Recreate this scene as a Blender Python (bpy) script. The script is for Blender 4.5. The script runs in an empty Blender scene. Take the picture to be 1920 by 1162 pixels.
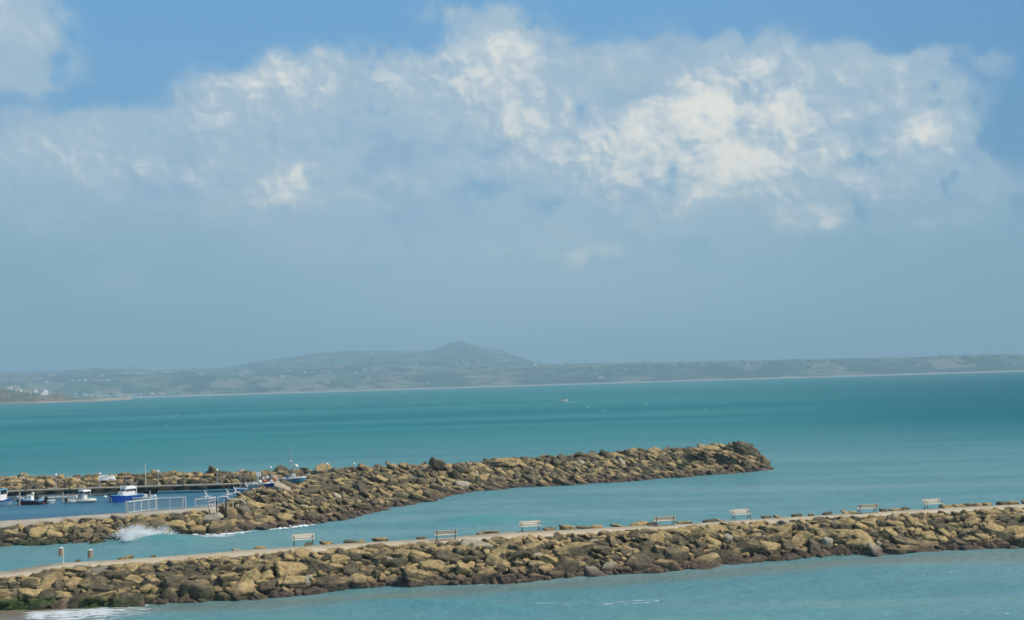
import bpy, math, random
import numpy as np
from mathutils import Vector, Matrix, noise as mnoise
R = math.radians
SC = bpy.context.scene
COL = SC.collection
rng = np.random.default_rng(7)
random.seed(7)

# ------------------------------------------------------------------ camera
F, CX, CY, HC = 2000.0, 960.0, 581.0, 15.0
PITCH, ROLL = R(3.92), R(1.71)
fwd = Vector((0, math.cos(PITCH), math.sin(PITCH)))
up0 = Vector((0, -math.sin(PITCH), math.cos(PITCH)))
rt0 = Vector((1, 0, 0))
rt = rt0 * math.cos(ROLL) - up0 * math.sin(ROLL)
upv = up0 * math.cos(ROLL) + rt0 * math.sin(ROLL)
cam_data = bpy.data.cameras.new('camera')
cam_data.sensor_width = 36.0
cam_data.lens = 36.0 * F / 1920.0
cam_data.clip_start = 0.5
cam_data.clip_end = 60000
cam = bpy.data.objects.new('camera', cam_data)
COL.objects.link(cam)
M = Matrix((rt, upv, -fwd)).transposed().to_4x4()
M.translation = Vector((0, 0, HC))
cam.matrix_world = M
SC.camera = cam

def ray(px, py):
    return (fwd + rt * ((px - CX) / F) - upv * ((py - CY) / F)).normalized()
def P(px, py, z=0.0):
    d = ray(px, py)
    t = (z - HC) / d.z
    return Vector((d.x * t, d.y * t, z))
def PD(px, py, dist):
    """point on the ray at horizontal distance dist"""
    d = ray(px, py)
    t = dist / math.hypot(d.x, d.y)
    return Vector((d.x * t, d.y * t, HC + d.z * t))
def proj(p):
    v = Vector(p) - Vector((0, 0, HC))
    w = v.dot(fwd)
    return CX + F * v.dot(rt) / w, CY - F * v.dot(upv) / w, w
def azel(px, py):
    d = ray(px, py)
    return math.degrees(math.atan2(d.x, d.y)), math.degrees(math.asin(d.z))

# ------------------------------------------------------------------ colour management
vs = SC.view_settings
vs.view_transform = 'Standard'
vs.look = 'None'
vs.gamma = 1
vs.exposure = 0.0
SC.cycles.volume_step_rate = 4
SC.cycles.volume_max_steps = 64
SC.cycles.max_bounces = 6
SC.cycles.volume_bounces = 0
SC.cycles.sample_clamp_indirect = 3.0

# ------------------------------------------------------------------ sun
SUN_EL, SUN_AZ = R(46), R(94)         # azimuth clockwise from the view heading
sdir = Vector((math.sin(SUN_AZ) * math.cos(SUN_EL), math.cos(SUN_AZ) * math.cos(SUN_EL), math.sin(SUN_EL)))
sd = bpy.data.lights.new('sun', 'SUN')
sd.energy = 4.2
sd.angle = R(0.5)
sd.color = (1.0, 0.93, 0.82)
sun = bpy.data.objects.new('sun', sd)
COL.objects.link(sun)
sun.rotation_euler = sdir.to_track_quat('Z', 'Y').to_euler()
sun.location = (0, 0, 60)

def lin(c):
    return tuple((v / 255 / 12.92) if v / 255 <= 0.04045 else ((v / 255 + 0.055) / 1.055) ** 2.4 for v in c)

# ------------------------------------------------------------------ world
world = bpy.data.worlds.new('World')
SC.world = world
world.use_nodes = True
nt = world.node_tree
for n in list(nt.nodes): nt.nodes.remove(n)
class NB:
    """small node-building helper"""
    def __init__(s, nt): s.nt = nt
    def n(s, t, **kw):
        nd = s.nt.nodes.new(t)
        for k, v in kw.items(): setattr(nd, k, v)
        return nd
    def link(s, a, b): s.nt.links.new(a, b)
    def setin(s, nd, key, v):
        if isinstance(v, bpy.types.NodeSocket): s.link(v, nd.inputs[key])
        elif v is not None: nd.inputs[key].default_value = v
    def math(s, op, a, b=None, c=None, clamp=False):
        nd = s.n('ShaderNodeMath', operation=op, use_clamp=clamp)
        s.setin(nd, 0, a); s.setin(nd, 1, b); s.setin(nd, 2, c)
        return nd.outputs[0]
    def vmath(s, op, a, b=None, scale=None):
        nd = s.n('ShaderNodeVectorMath', operation=op)
        s.setin(nd, 0, a); s.setin(nd, 1, b)
        if scale is not None: s.setin(nd, 'Scale', scale)
        return nd.outputs['Value'] if op in ('LENGTH', 'DOT_PRODUCT') else nd.outputs[0]
    def noise(s, vec, scale, detail=4, rough=0.55, dist=0.0, color=False):
        nd = s.n('ShaderNodeTexNoise')
        s.setin(nd, 'Vector', vec); s.setin(nd, 'Scale', scale); s.setin(nd, 'Detail', detail)
        s.setin(nd, 'Roughness', rough); s.setin(nd, 'Distortion', dist)
        return nd.outputs['Color' if color else 'Fac']
    def ss(s, v, a, b, o0=0.0, o1=1.0):
        nd = s.n('ShaderNodeMapRange', interpolation_type='SMOOTHSTEP')
        s.setin(nd, 'Value', v)
        for k, x in (('From Min', a), ('From Max', b), ('To Min', o0), ('To Max', o1)): s.setin(nd, k, x)
        return nd.outputs[0]
    def mix(s, f, a, b, mode='MIX'):
        nd = s.n('ShaderNodeMix', data_type='RGBA', blend_type=mode)
        s.setin(nd, 0, f)
        for i, v in ((6, a), (7, b)):
            if isinstance(v, bpy.types.NodeSocket): s.link(v, nd.inputs[i])
            else: nd.inputs[i].default_value = (*v[:3], 1)
        return nd.outputs[2]
    def xyz(s, v):
        nd = s.n('ShaderNodeSeparateXYZ'); s.link(v, nd.inputs[0]); return nd.outputs
    def comb(s, x=0.0, y=0.0, z=0.0):
        nd = s.n('ShaderNodeCombineXYZ'); s.setin(nd, 0, x); s.setin(nd, 1, y); s.setin(nd, 2, z); return nd.outputs[0]
    def mapping(s, v, loc=(0, 0, 0), rot=(0, 0, 0), scale=(1, 1, 1), kind='POINT'):
        nd = s.n('ShaderNodeMapping', vector_type=kind)
        s.link(v, nd.inputs[0]); nd.inputs[1].default_value = loc; nd.inputs[2].default_value = rot; nd.inputs[3].default_value = scale
        return nd.outputs[0]

W = NB(nt)
SKYK = 0.12
def sk(c, k=1.0):          # display colour -> value before the background strength
    return tuple(v / SKYK * k for v in lin(c))
tc = W.n('ShaderNodeTexCoord')
dv = W.vmath('NORMALIZE', tc.outputs['Generated'])
o = W.xyz(dv)
az = W.math('MULTIPLY', W.math('ARCTAN2', o[0], o[1]), 57.2958)
el = W.math('MULTIPLY', W.math('ARCSINE', o[2]), 57.2958)
pv = W.comb(az, el, 0.0)
# fluffy edges: the sky coordinates are pushed around by two sizes of noise
wn1 = W.noise(pv, 0.22, 3, 0.5, color=True)
wn2 = W.noise(pv, 0.7, 7, 0.5, color=True)
def warp(a1, a2):
    v1 = W.vmath('SCALE', W.vmath('SUBTRACT', wn1, (0.5, 0.5, 0.5)), scale=a1)
    v2 = W.vmath('SCALE', W.vmath('SUBTRACT', wn2, (0.5, 0.5, 0.5)), scale=a2)
    return W.vmath('ADD', pv, W.vmath('ADD', v1, v2))
pw_soft = warp(1.8, 1.2)
pw_puff = warp(1.4, 1.25)
def blobs(pvec, items):
    tot = None
    for (px, py, rx, ry, rot, g) in items:
        a, e = azel(px, py)
        m = W.mapping(pvec, (a, e, 0), (0, 0, R(rot)), (rx / 34.9, ry / 34.9, 1), 'TEXTURE')
        gt = W.n('ShaderNodeTexGradient', gradient_type='QUADRATIC_SPHERE')
        W.link(m, gt.inputs[0])
        v = gt.outputs['Fac']
        tot = W.math('MULTIPLY', v, g) if tot is None else W.math('MULTIPLY_ADD', v, g, tot)
    return tot
#SKYITEMS
# soft grey-blue cloud body  (px, py, rx, ry, rot, gain)
G = blobs(pw_soft, [
    (20, 50, 200, 170, -30, 1.8), (-60, 20, 160, 200, 0, 1.2), (60, 130, 140, 70, 0, .6),
    (60, 420, 560, 270, 0, 1.7), (300, 420, 560, 280, 8, 1.5), (480, 300, 440, 230, 14, 1.7), (560, 200, 260, 170, 10, 1.8), (400, 210, 170, 120, -30, 1.0),
    (800, 220, 330, 230, 5, 1.9), (950, 150, 230, 180, 60, 1.9), (1160, 250, 400, 270, 0, 2.0), (1400, 230, 360, 260, 0, 2.0),
    (1640, 140, 330, 74, -4, 2.6), (1250, 130, 380, 90, -3, 2.2), (1550, 330, 480, 230, 0, 1.6), (1730, 260, 170, 130, 0, 1.3), (1800, 400, 360, 170, 0, 1.3), (900, 480, 900, 260, 0, 1.2),
    (140, 262, 360, 90, 0, 1.9), (1780, 330, 130, 90, 0, 1.0), (850, 30, 200, 50, -10, .55),
])
Gm = W.ss(W.math('ADD', G, W.math('MULTIPLY', W.math('SUBTRACT', W.noise(pv, 0.4, 7, 0.6), 0.5), 0.9)), 0.15, 0.75)
# bright sunlit puffs: a broad soft glow of thinner lit cloud, then crisp heads on it
BG = blobs(pw_soft, [
    (560, 160, 260, 140, 0, .8), (400, 200, 140, 120, -30, .6), (540, 340, 170, 90, 15, .8), (860, 150, 300, 170, 10, .85), (960, 130, 170, 170, 60, .7),
    (1100, 270, 330, 170, 0, 1.1), (1330, 220, 330, 200, 0, 1.5), (1450, 260, 260, 200, 0, 1.0), (1650, 130, 300, 60, -3, .65), (1740, 240, 150, 130, 0, .9), (1600, 290, 220, 130, 0, .8),
    (1300, 350, 360, 110, 8, .85), (1530, 415, 320, 90, 20, .8), (1080, 475, 380, 75, 8, .75), (700, 350, 360, 90, 8, .45), (1780, 400, 240, 80, 10, .5), (350, 310, 340, 110, 5, .6), (100, 270, 300, 120, 0, .6), (20, 40, 150, 130, -20, .7), (820, 480, 300, 60, 5, .5), (60, 400, 200, 60, 0, .3), (1850, 320, 120, 70, 0, .25), (1150, 115, 160, 40, 0, .4),
])
B = blobs(pw_puff, [
    (25, 45, 110, 100, -30, .30),
    (500, 150, 120, 85, -20, .85), (605, 135, 110, 80, 10, .9), (390, 190, 95, 75, -35, .65), (470, 200, 110, 90, 50, .3),
    (540, 335, 125, 62, 20, .9), (485, 372, 90, 40, 20, .45), (360, 310, 110, 60, 10, .5), (240, 335, 110, 50, 0, .5),
    (100, 235, 180, 35, 0, .3), (10, 310, 80, 120, 0, .2), (160, 300, 60, 60, 0, .2),
    (760, 130, 120, 80, 30, .55), (740, 190, 110, 60, 15, .5), (930, 90, 110, 90, 70, .75), (960, 160, 110, 120, 70, .4),
    (1070, 200, 130, 55, 25, 1.1), (985, 240, 80, 70, 35, 1.0), (915, 305, 90, 35, 10, .45),
    (1170, 235, 110, 70, 0, .6), (1100, 290, 170, 90, 0, .6), (1230, 290, 190, 110, 0, .75), (1340, 240, 190, 120, -15, .9), (1320, 150, 260, 80, -5, .45),
    (1420, 110, 130, 50, -15, .9), (1480, 190, 90, 120, 10, .7), (1420, 290, 170, 120, 20, .7), (1170, 98, 140, 22, 2, .55), (1340, 345, 200, 60, 15, .4),
    (1590, 203, 85, 36, 15, .9), (1685, 180, 80, 34, 8, 1.2), (1745, 245, 105, 95, -30, 1.0), (1785, 280, 60, 80, 10, .5), (1610, 285, 110, 80, 0, .6), (1500, 270, 80, 70, 20, .6), (1420, 180, 140, 90, 0, .5), (1250, 210, 160, 80, 0, .4),
    (1170, 355, 60, 30, 10, .35), (1270, 385, 90, 30, 10, .35), (1560, 415, 90, 45, 35, .7), (1450, 400, 130, 50, 5, .5), (1130, 475, 150, 40, 15, .5), (1780, 420, 100, 60, 20, .15),
])
# darker hollows between the puffs
D = blobs(pw_puff, [
    (1185, 150, 120, 60, 25, .95), (1220, 170, 70, 40, 20, .5), (1455, 150, 30, 50, 30, .5), (1080, 255, 70, 70, 40, .85), (1620, 235, 130, 30, 0, 1.3), (1690, 218, 70, 20, 0, .6),
    (540, 340, 34, 20, 0, .8), (1300, 285, 80, 18, 10, .8), (1590, 300, 46, 20, 5, .7), (700, 230, 110, 140, 60, .4), (440, 125, 60, 50, 0, .3), (1525, 170, 26, 90, 0, .4), (1150, 180, 80, 40, 0, .4),
])
pst = W.mapping(pw_soft, scale=(1.0, 1.2, 1))
pf = W.vmath('ADD', pst, W.vmath('SCALE', W.vmath('SUBTRACT', W.noise(pst, 1.6, 6, 0.6, color=True), (0.5, 0.5, 0.5)), scale=0.30))
def billow(v):
    """rounded cauliflower heads in three sizes"""
    tot = None
    for sc_, g in ((0.40, .58), (0.95, .30), (2.3, .12)):
        vo = W.n('ShaderNodeTexVoronoi', feature='SMOOTH_F1', voronoi_dimensions='2D')
        W.link(v, vo.inputs['Vector']); vo.inputs['Scale'].default_value = sc_; vo.inputs['Smoothness'].default_value = .6
        d = W.math('MULTIPLY', W.math('SUBTRACT', 1.0, W.math('MULTIPLY', vo.outputs['Distance'], 1.25)), g)
        tot = d if tot is None else W.math('ADD', tot, d)
    return tot
bil = billow(pf)
bil_off = billow(W.vmath('ADD', pf, (0.20, 0.26, 0)))
relief = W.math('MULTIPLY', W.math('SUBTRACT', bil, bil_off), 1.0)
fine = W.noise(pst, 0.55, 6, 0.52)
mid = W.noise(pst, 0.25, 4, 0.5)
Bs = W.math('SUBTRACT', W.math('MULTIPLY', BG, 1.15), W.math('MULTIPLY', D, 1.0))
Bn = W.math('ADD', W.math('MULTIPLY', B, 1.0), Bs)
gate = W.ss(Bn, 0.0, 0.7, 0.2, 1.0)
Bn = W.math('ADD', Bn, W.math('MULTIPLY', W.math('SUBTRACT', bil, 0.45), W.math('MULTIPLY', gate, 1.25)))
Bn = W.math('ADD', Bn, W.math('MULTIPLY', W.math('SUBTRACT', fine, 0.5), W.math('MULTIPLY', gate, 0.6)))
Bm = W.math('MULTIPLY', W.ss(Bn, -0.05, 1.7), W.ss(G, 0.0, 0.4))
# clear sky from the Sky Texture, tinted to the deep spring blue of the place
skyn = W.n('ShaderNodeTexSky', sky_type='NISHITA')
skyn.sun_disc = False
skyn.sun_elevation = SUN_EL
skyn.sun_rotation = SUN_AZ
skyn.altitude = 20
skyn.air_density = 1.0
skyn.dust_density = 0.6
skyn.ozone_density = 1.6
hi = W.ss(el, 2.0, 19.0)
clear = W.mix(hi, sk((118, 165, 192)), sk((108, 166, 214)))
clear = W.mix(W.ss(az, 6, 30), clear, W.mix(hi, sk((98, 148, 182)), sk((92, 150, 200))))
clear = W.mix(W.ss(el, 22, 50), clear, skyn.outputs[0])
clear = W.mix(0.12, clear, skyn.outputs[0])
lowf = W.ss(el, 4.5, 12.5)
cent = W.ss(W.math('ABSOLUTE', W.math('ADD', az, -2.0)), 2, 26)
body_lo = W.mix(cent, sk((162, 193, 208)), sk((134, 173, 193)))
body = W.mix(lowf, body_lo, sk((164, 190, 210)))
body = W.mix(W.math('MULTIPLY', W.math('MULTIPLY', W.ss(relief, -0.08, 0.30), 0.42), lowf), body, sk((184, 204, 220)))
body = W.mix(W.math('MULTIPLY', W.math('MULTIPLY', W.ss(mid, 0.46, 0.62), 0.55), lowf), body, sk((136, 170, 204)))
lowmask = W.ss(el, 4.5, 11.0)
clear = W.mix(W.math('SUBTRACT', 1.0, lowmask), clear, body_lo)
veil = W.math('MULTIPLY', W.ss(W.noise(W.mapping(pw_soft, scale=(.35, 1.0, 1)), 0.35, 6, 0.55), 0.48, 0.68, 0, .5), W.ss(el, 3.0, 7.0))
body = W.mix(veil, body, sk((176, 196, 208)))
c1 = W.mix(Gm, clear, body)
# the lit cloud in two layers: a broad soft pale mass, then the sunlit heads on it
soft = W.math('ADD', W.math('ADD', Bs, W.math('MULTIPLY', B, 0.55)), W.math('MULTIPLY', W.math('SUBTRACT', fine, 0.5), 0.7))
soft = W.math('ADD', soft, W.math('MULTIPLY', W.math('SUBTRACT', bil, 0.45), 0.25))
softm = W.math('MULTIPLY', W.ss(soft, 0.05, 1.25), W.ss(G, 0.0, 0.4, 0, 0.92))
pale = W.mix(W.ss(el, 4.5, 12.0), sk((176, 196, 206)), W.mix(W.ss(relief, -0.16, 0.20), sk((178, 198, 212)), sk((214, 221, 224))))
c2 = W.mix(softm, c1, pale)
head = W.math('ADD', Bn, W.math('MULTIPLY', relief, 1.3))
c2 = W.mix(W.math('MULTIPLY', W.ss(head, 0.60, 2.9), W.ss(G, 0.0, 0.4)), c2, sk((243, 240, 230)))
low_haze = W.ss(el, 0.0, 6.0)
c3 = c2
# overhead and behind the view: broken cloud over plain sky
ov = W.ss(el, 24, 40)
c4 = W.mix(ov, c3, W.mix(W.ss(mid, 0.5, 0.7, 0, 0.6), skyn.outputs[0], sk((220, 225, 230))))
bg = W.n('ShaderNodeBackground')
W.link(c4, bg.inputs[0])
bg.inputs[1].default_value = SKYK
wo = W.n('ShaderNodeOutputWorld')
W.link(bg.outputs[0], wo.inputs[0])

# ------------------------------------------------------------------ object helpers
def tag(o, label=None, cat=None, group=None, kind=None):
    if label: o['label'] = label
    if cat: o['category'] = cat
    if group: o['group'] = group
    if kind: o['kind'] = kind
    return o
def empty(name, loc, rz=0.0):
    o = bpy.data.objects.new(name, None)
    COL.objects.link(o); o.location = loc; o.rotation_euler = (0, 0, rz)
    o.empty_display_size = 0.2
    return o
def mesh_np(name, verts, faces, mat=None, parent=None, smooth=True, attrs=None, loc=None):
    """verts (n,3) array; faces (m,k) array of one size or a list of lists"""
    me = bpy.data.meshes.new(name)
    verts = np.asarray(verts, dtype=np.float32)
    if isinstance(faces, np.ndarray):
        me.vertices.add(len(verts)); me.vertices.foreach_set('co', verts.ravel())
        k = faces.shape[1]
        me.loops.add(faces.size); me.loops.foreach_set('vertex_index', faces.ravel().astype(np.int32))
        me.polygons.add(len(faces))
        me.polygons.foreach_set('loop_start', np.arange(0, faces.size, k, dtype=np.int32))
        me.polygons.foreach_set('loop_total', np.full(len(faces), k, dtype=np.int32))
        me.update(calc_edges=True); me.validate()
    else:
        me.from_pydata([tuple(map(float, v)) for v in verts], [], faces)
    me.polygons.foreach_set('use_smooth', np.full(len(me.polygons), smooth))
    for k, v in (attrs or {}).items():
        a = me.attributes.new(k, 'FLOAT', 'POINT'); a.data.foreach_set('value', np.asarray(v, dtype=np.float32))
    if mat: me.materials.append(mat)
    o = bpy.data.objects.new(name, me)
    COL.objects.link(o)
    if parent: o.parent = parent
    if loc is not None: o.location = loc
    return o
class MB:
    """collects boxes, bars and tubes into one mesh"""
    def __init__(s): s.v = []; s.f = []
    def box(s, c, size, rot=None, taper=1.0):
        x, y, z = [d / 2 for d in size]
        b = len(s.v)
        for sx, sy, sz in ((-1,-1,-1),(1,-1,-1),(1,1,-1),(-1,1,-1),(-1,-1,1),(1,-1,1),(1,1,1),(-1,1,1)):
            t = taper if sz > 0 else 1.0
            p = Vector((sx * x * t, sy * y * t, sz * z))
            if rot: p = rot @ p
            s.v.append(tuple(p + Vector(c)))
        s.f += [[b+i for i in q] for q in ((0,3,2,1),(4,5,6,7),(0,1,5,4),(1,2,6,5),(2,3,7,6),(3,0,4,7))]
        return s
    def bar(s, a, b_, w, h=None, n=4):
        a, b_ = Vector(a), Vector(b_); d = b_ - a
        q = d.to_track_quat('Z', 'Y').to_matrix()
        s.box((a + b_) / 2, (w, h or w, d.length), q); return s
    def tube(s, pts, r, n=8, r2=None, cap=True):
        pts = [Vector(p) for p in pts]
        b = len(s.v); m = len(pts)
        for i, p in enumerate(pts):
            t = (pts[min(i + 1, m - 1)] - pts[max(i - 1, 0)]).normalized()
            q = t.to_track_quat('Z', 'Y').to_matrix()
            rr = r if r2 is None else r + (r2 - r) * i / (m - 1)
            for k in range(n):
                a = 2 * math.pi * k / n
                s.v.append(tuple(p + q @ Vector((rr * math.cos(a), rr * math.sin(a), 0))))
        for i in range(m - 1):
            for k in range(n):
                k2 = (k + 1) % n
                s.f.append([b + i*n + k, b + i*n + k2, b + (i+1)*n + k2, b + (i+1)*n + k])
        if cap:
            s.f.append([b + k for k in range(n)][::-1]); s.f.append([b + (m-1)*n + k for k in range(n)])
        return s
    def ball(s, c, r, n=10, m=6, sz=1.0):
        b = len(s.v); c = Vector(c)
        for i in range(m + 1):
            th = math.pi * i / m
            for k in range(n):
                a = 2 * math.pi * k / n
                s.v.append(tuple(c + Vector((r*math.sin(th)*math.cos(a), r*math.sin(th)*math.sin(a), r*sz*math.cos(th)))))
        for i in range(m):
            for k in range(n):
                k2 = (k+1) % n
                s.f.append([b+i*n+k, b+(i+1)*n+k, b+(i+1)*n+k2, b+i*n+k2])
        return s
    def loft(s, rings, close=True, caps=True):
        b = len(s.v); n = len(rings[0])
        for r in rings: s.v += [tuple(p) for p in r]
        for i in range(len(rings) - 1):
            for k in range(n if close else n - 1):
                k2 = (k + 1) % n
                s.f.append([b+i*n+k, b+i*n+k2, b+(i+1)*n+k2, b+(i+1)*n+k])
        if caps:
            s.f.append([b + k for k in range(n)][::-1]); s.f.append([b + (len(rings)-1)*n + k for k in range(n)])
        return s
    def build(s, name, mat, parent=None, smooth=False, bevel=0.0):
        me = bpy.data.meshes.new(name); me.from_pydata(s.v, [], s.f)
        if smooth: me.polygons.foreach_set('use_smooth', [True] * len(me.polygons))
        me.materials.append(mat)
        o = bpy.data.objects.new(name, me); COL.objects.link(o)
        if parent: o.parent = parent
        if bevel:
            md = o.modifiers.new('bevel', 'BEVEL'); md.width = bevel; md.segments = 2; md.limit_method = 'ANGLE'
        return o

# ------------------------------------------------------------------ materials
def newmat(name):
    m = bpy.data.materials.new(name); m.use_nodes = True
    b = NB(m.node_tree)
    pb = m.node_tree.nodes['Principled BSDF']
    return m, b, pb
def paint(name, col, rough=0.5, var=0.15, scale=6.0, metal=0.0, spec=0.5, bump=0.0):
    m, b, pb = newmat(name)
    tc = b.n('ShaderNodeTexCoord')
    nz = b.noise(tc.outputs['Object'], scale, 5, 0.65)
    f = b.ss(nz, 0.35, 0.7, 1.0, 1.0 - var * 2)
    c = b.mix(1.0, col, b.comb(f, f, f), 'MULTIPLY')
    b.link(c, pb.inputs['Base Color'])
    pb.inputs['Roughness'].default_value = rough
    pb.inputs['Metallic'].default_value = metal
    pb.inputs['Specular IOR Level'].default_value = spec
    if bump:
        bn = b.n('ShaderNodeBump'); bn.inputs['Strength'].default_value = bump; bn.inputs['Distance'].default_value = 0.01
        b.link(nz, bn.inputs['Height']); b.link(bn.outputs[0], pb.inputs['Normal'])
    return m

#====================================================================== SEA
def interp(xs, table):
    t = np.array(table, dtype=float)
    return np.interp(xs, t[:, 0], t[:, 1])
def sea_material(name, harbour=False):
    m, b, pb = newmat(name)
    geo = b.n('ShaderNodeNewGeometry')
    pos = geo.outputs['Position']
    sx = b.xyz(pos)
    dist = b.math('SQRT', b.math('ADD', b.math('MULTIPLY', sx[0], sx[0]), b.math('MULTIPLY', sx[1], sx[1])))
    band = b.noise(b.mapping(pos, scale=(0.0016, 0.010, 1)), 1.0, 5, 0.6, 0.4)
    band2 = b.noise(b.mapping(pos, scale=(0.02, 0.11, 1), rot=(0, 0, R(4))), 1.0, 5, 0.65)
    if harbour:
        col = b.mix(b.ss(band2, 0.35, 0.65), (0.036, 0.125, 0.205), (0.055, 0.180, 0.250))
    else:
        azn = b.math('DIVIDE', sx[0], b.math('ADD', b.math('ABSOLUTE', sx[1]), 1.0))
        teal = b.mix(b.ss(band, 0.38, 0.62), (0.018, 0.175, 0.205), (0.040, 0.228, 0.232))
        blue = (0.004, 0.118, 0.155)
        fb = b.math('MULTIPLY', b.ss(azn, 0.08, 0.48), b.ss(dist, 130, 420))
        fb = b.math('MULTIPLY', fb, b.ss(b.math('ADD', band, b.math('MULTIPLY', azn, 0.5)), 0.45, 0.80, 0.42, 0.78))
        col = b.mix(fb, teal, blue)
        # silty paler water inside the harbour arms
        near = b.ss(dist, 120, 330, 1.0, 0.0)
        silt = b.mix(b.ss(band2, 0.38, 0.66), (0.090, 0.260, 0.270), (0.155, 0.310, 0.305))
        col = b.mix(near, col, silt)
        at = b.n('ShaderNodeAttribute', attribute_name='sand')
        col = b.mix(at.outputs['Fac'], col, (0.20, 0.165, 0.105))
        gt = b.n('ShaderNodeAttribute', attribute_name='clear')
        col = b.mix(gt.outputs['Fac'], col, (0.035, 0.30, 0.28))
        ft = b.n('ShaderNodeAttribute', attribute_name='foam')
        fn = b.noise(b.mapping(pos, scale=(0.8, 3.2, 1), rot=(0, 0, R(6))), 1.0, 8, 0.72, 0.6)
        ff = b.ss(b.math('ADD', fn, b.math('MULTIPLY', ft.outputs['Fac'], 0.33)), 0.72, 0.82)
        ff = b.math('MULTIPLY', ff, b.ss(ft.outputs['Fac'], 0.02, 0.25))
        col = b.mix(ff, col, (0.80, 0.84, 0.85))
    b.link(col, pb.inputs['Base Color'])
    pb.inputs['Specular IOR Level'].default_value = 0.0
    pb.inputs['Roughness'].default_value = 0.6
    n1 = b.noise(b.mapping(pos, scale=(0.55, 1.0, 1), rot=(0, 0, R(8))), 0.55, 4, 0.6)
    n2 = b.noise(b.mapping(pos, scale=(0.6, 1.0, 1), rot=(0, 0, R(-10))), 2.6, 4, 0.6)
    bn = b.n('ShaderNodeBump'); bn.inputs['Strength'].default_value = 1.0
    bn.inputs['Distance'].default_value = 0.16 if harbour else 0.5
    b.link(n1, bn.inputs['Height'])
    bn2 = b.n('ShaderNodeBump'); bn2.inputs['Strength'].default_value = 1.0
    bn2.inputs['Distance'].default_value = 0.05 if harbour else 0.11
    b.link(n2, bn2.inputs['Height']); b.link(bn.outputs[0], bn2.inputs['Normal'])
    b.link(bn2.outputs[0], pb.inputs['Normal'])
    gl = b.n('ShaderNodeBsdfGlossy'); gl.inputs['Roughness'].default_value = 0.28
    b.link(bn2.outputs[0], gl.inputs['Normal'])
    fr = b.n('ShaderNodeFresnel'); fr.inputs['IOR'].default_value = 1.33
    b.link(bn2.outputs[0], fr.inputs['Normal'])
    k = b.math('MULTIPLY', b.math('MINIMUM', fr.outputs[0], 0.5), 0.42 if harbour else b.ss(dist, 120, 400, 0.50, 0.17))
    mx = b.n('ShaderNodeMixShader'); b.link(k, mx.inputs[0]); b.link(pb.outputs[0], mx.inputs[1]); b.link(gl.outputs[0], mx.inputs[2])
    b.link(mx.outputs[0], m.node_tree.nodes['Material Output'].inputs['Surface'])
    return m
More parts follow.
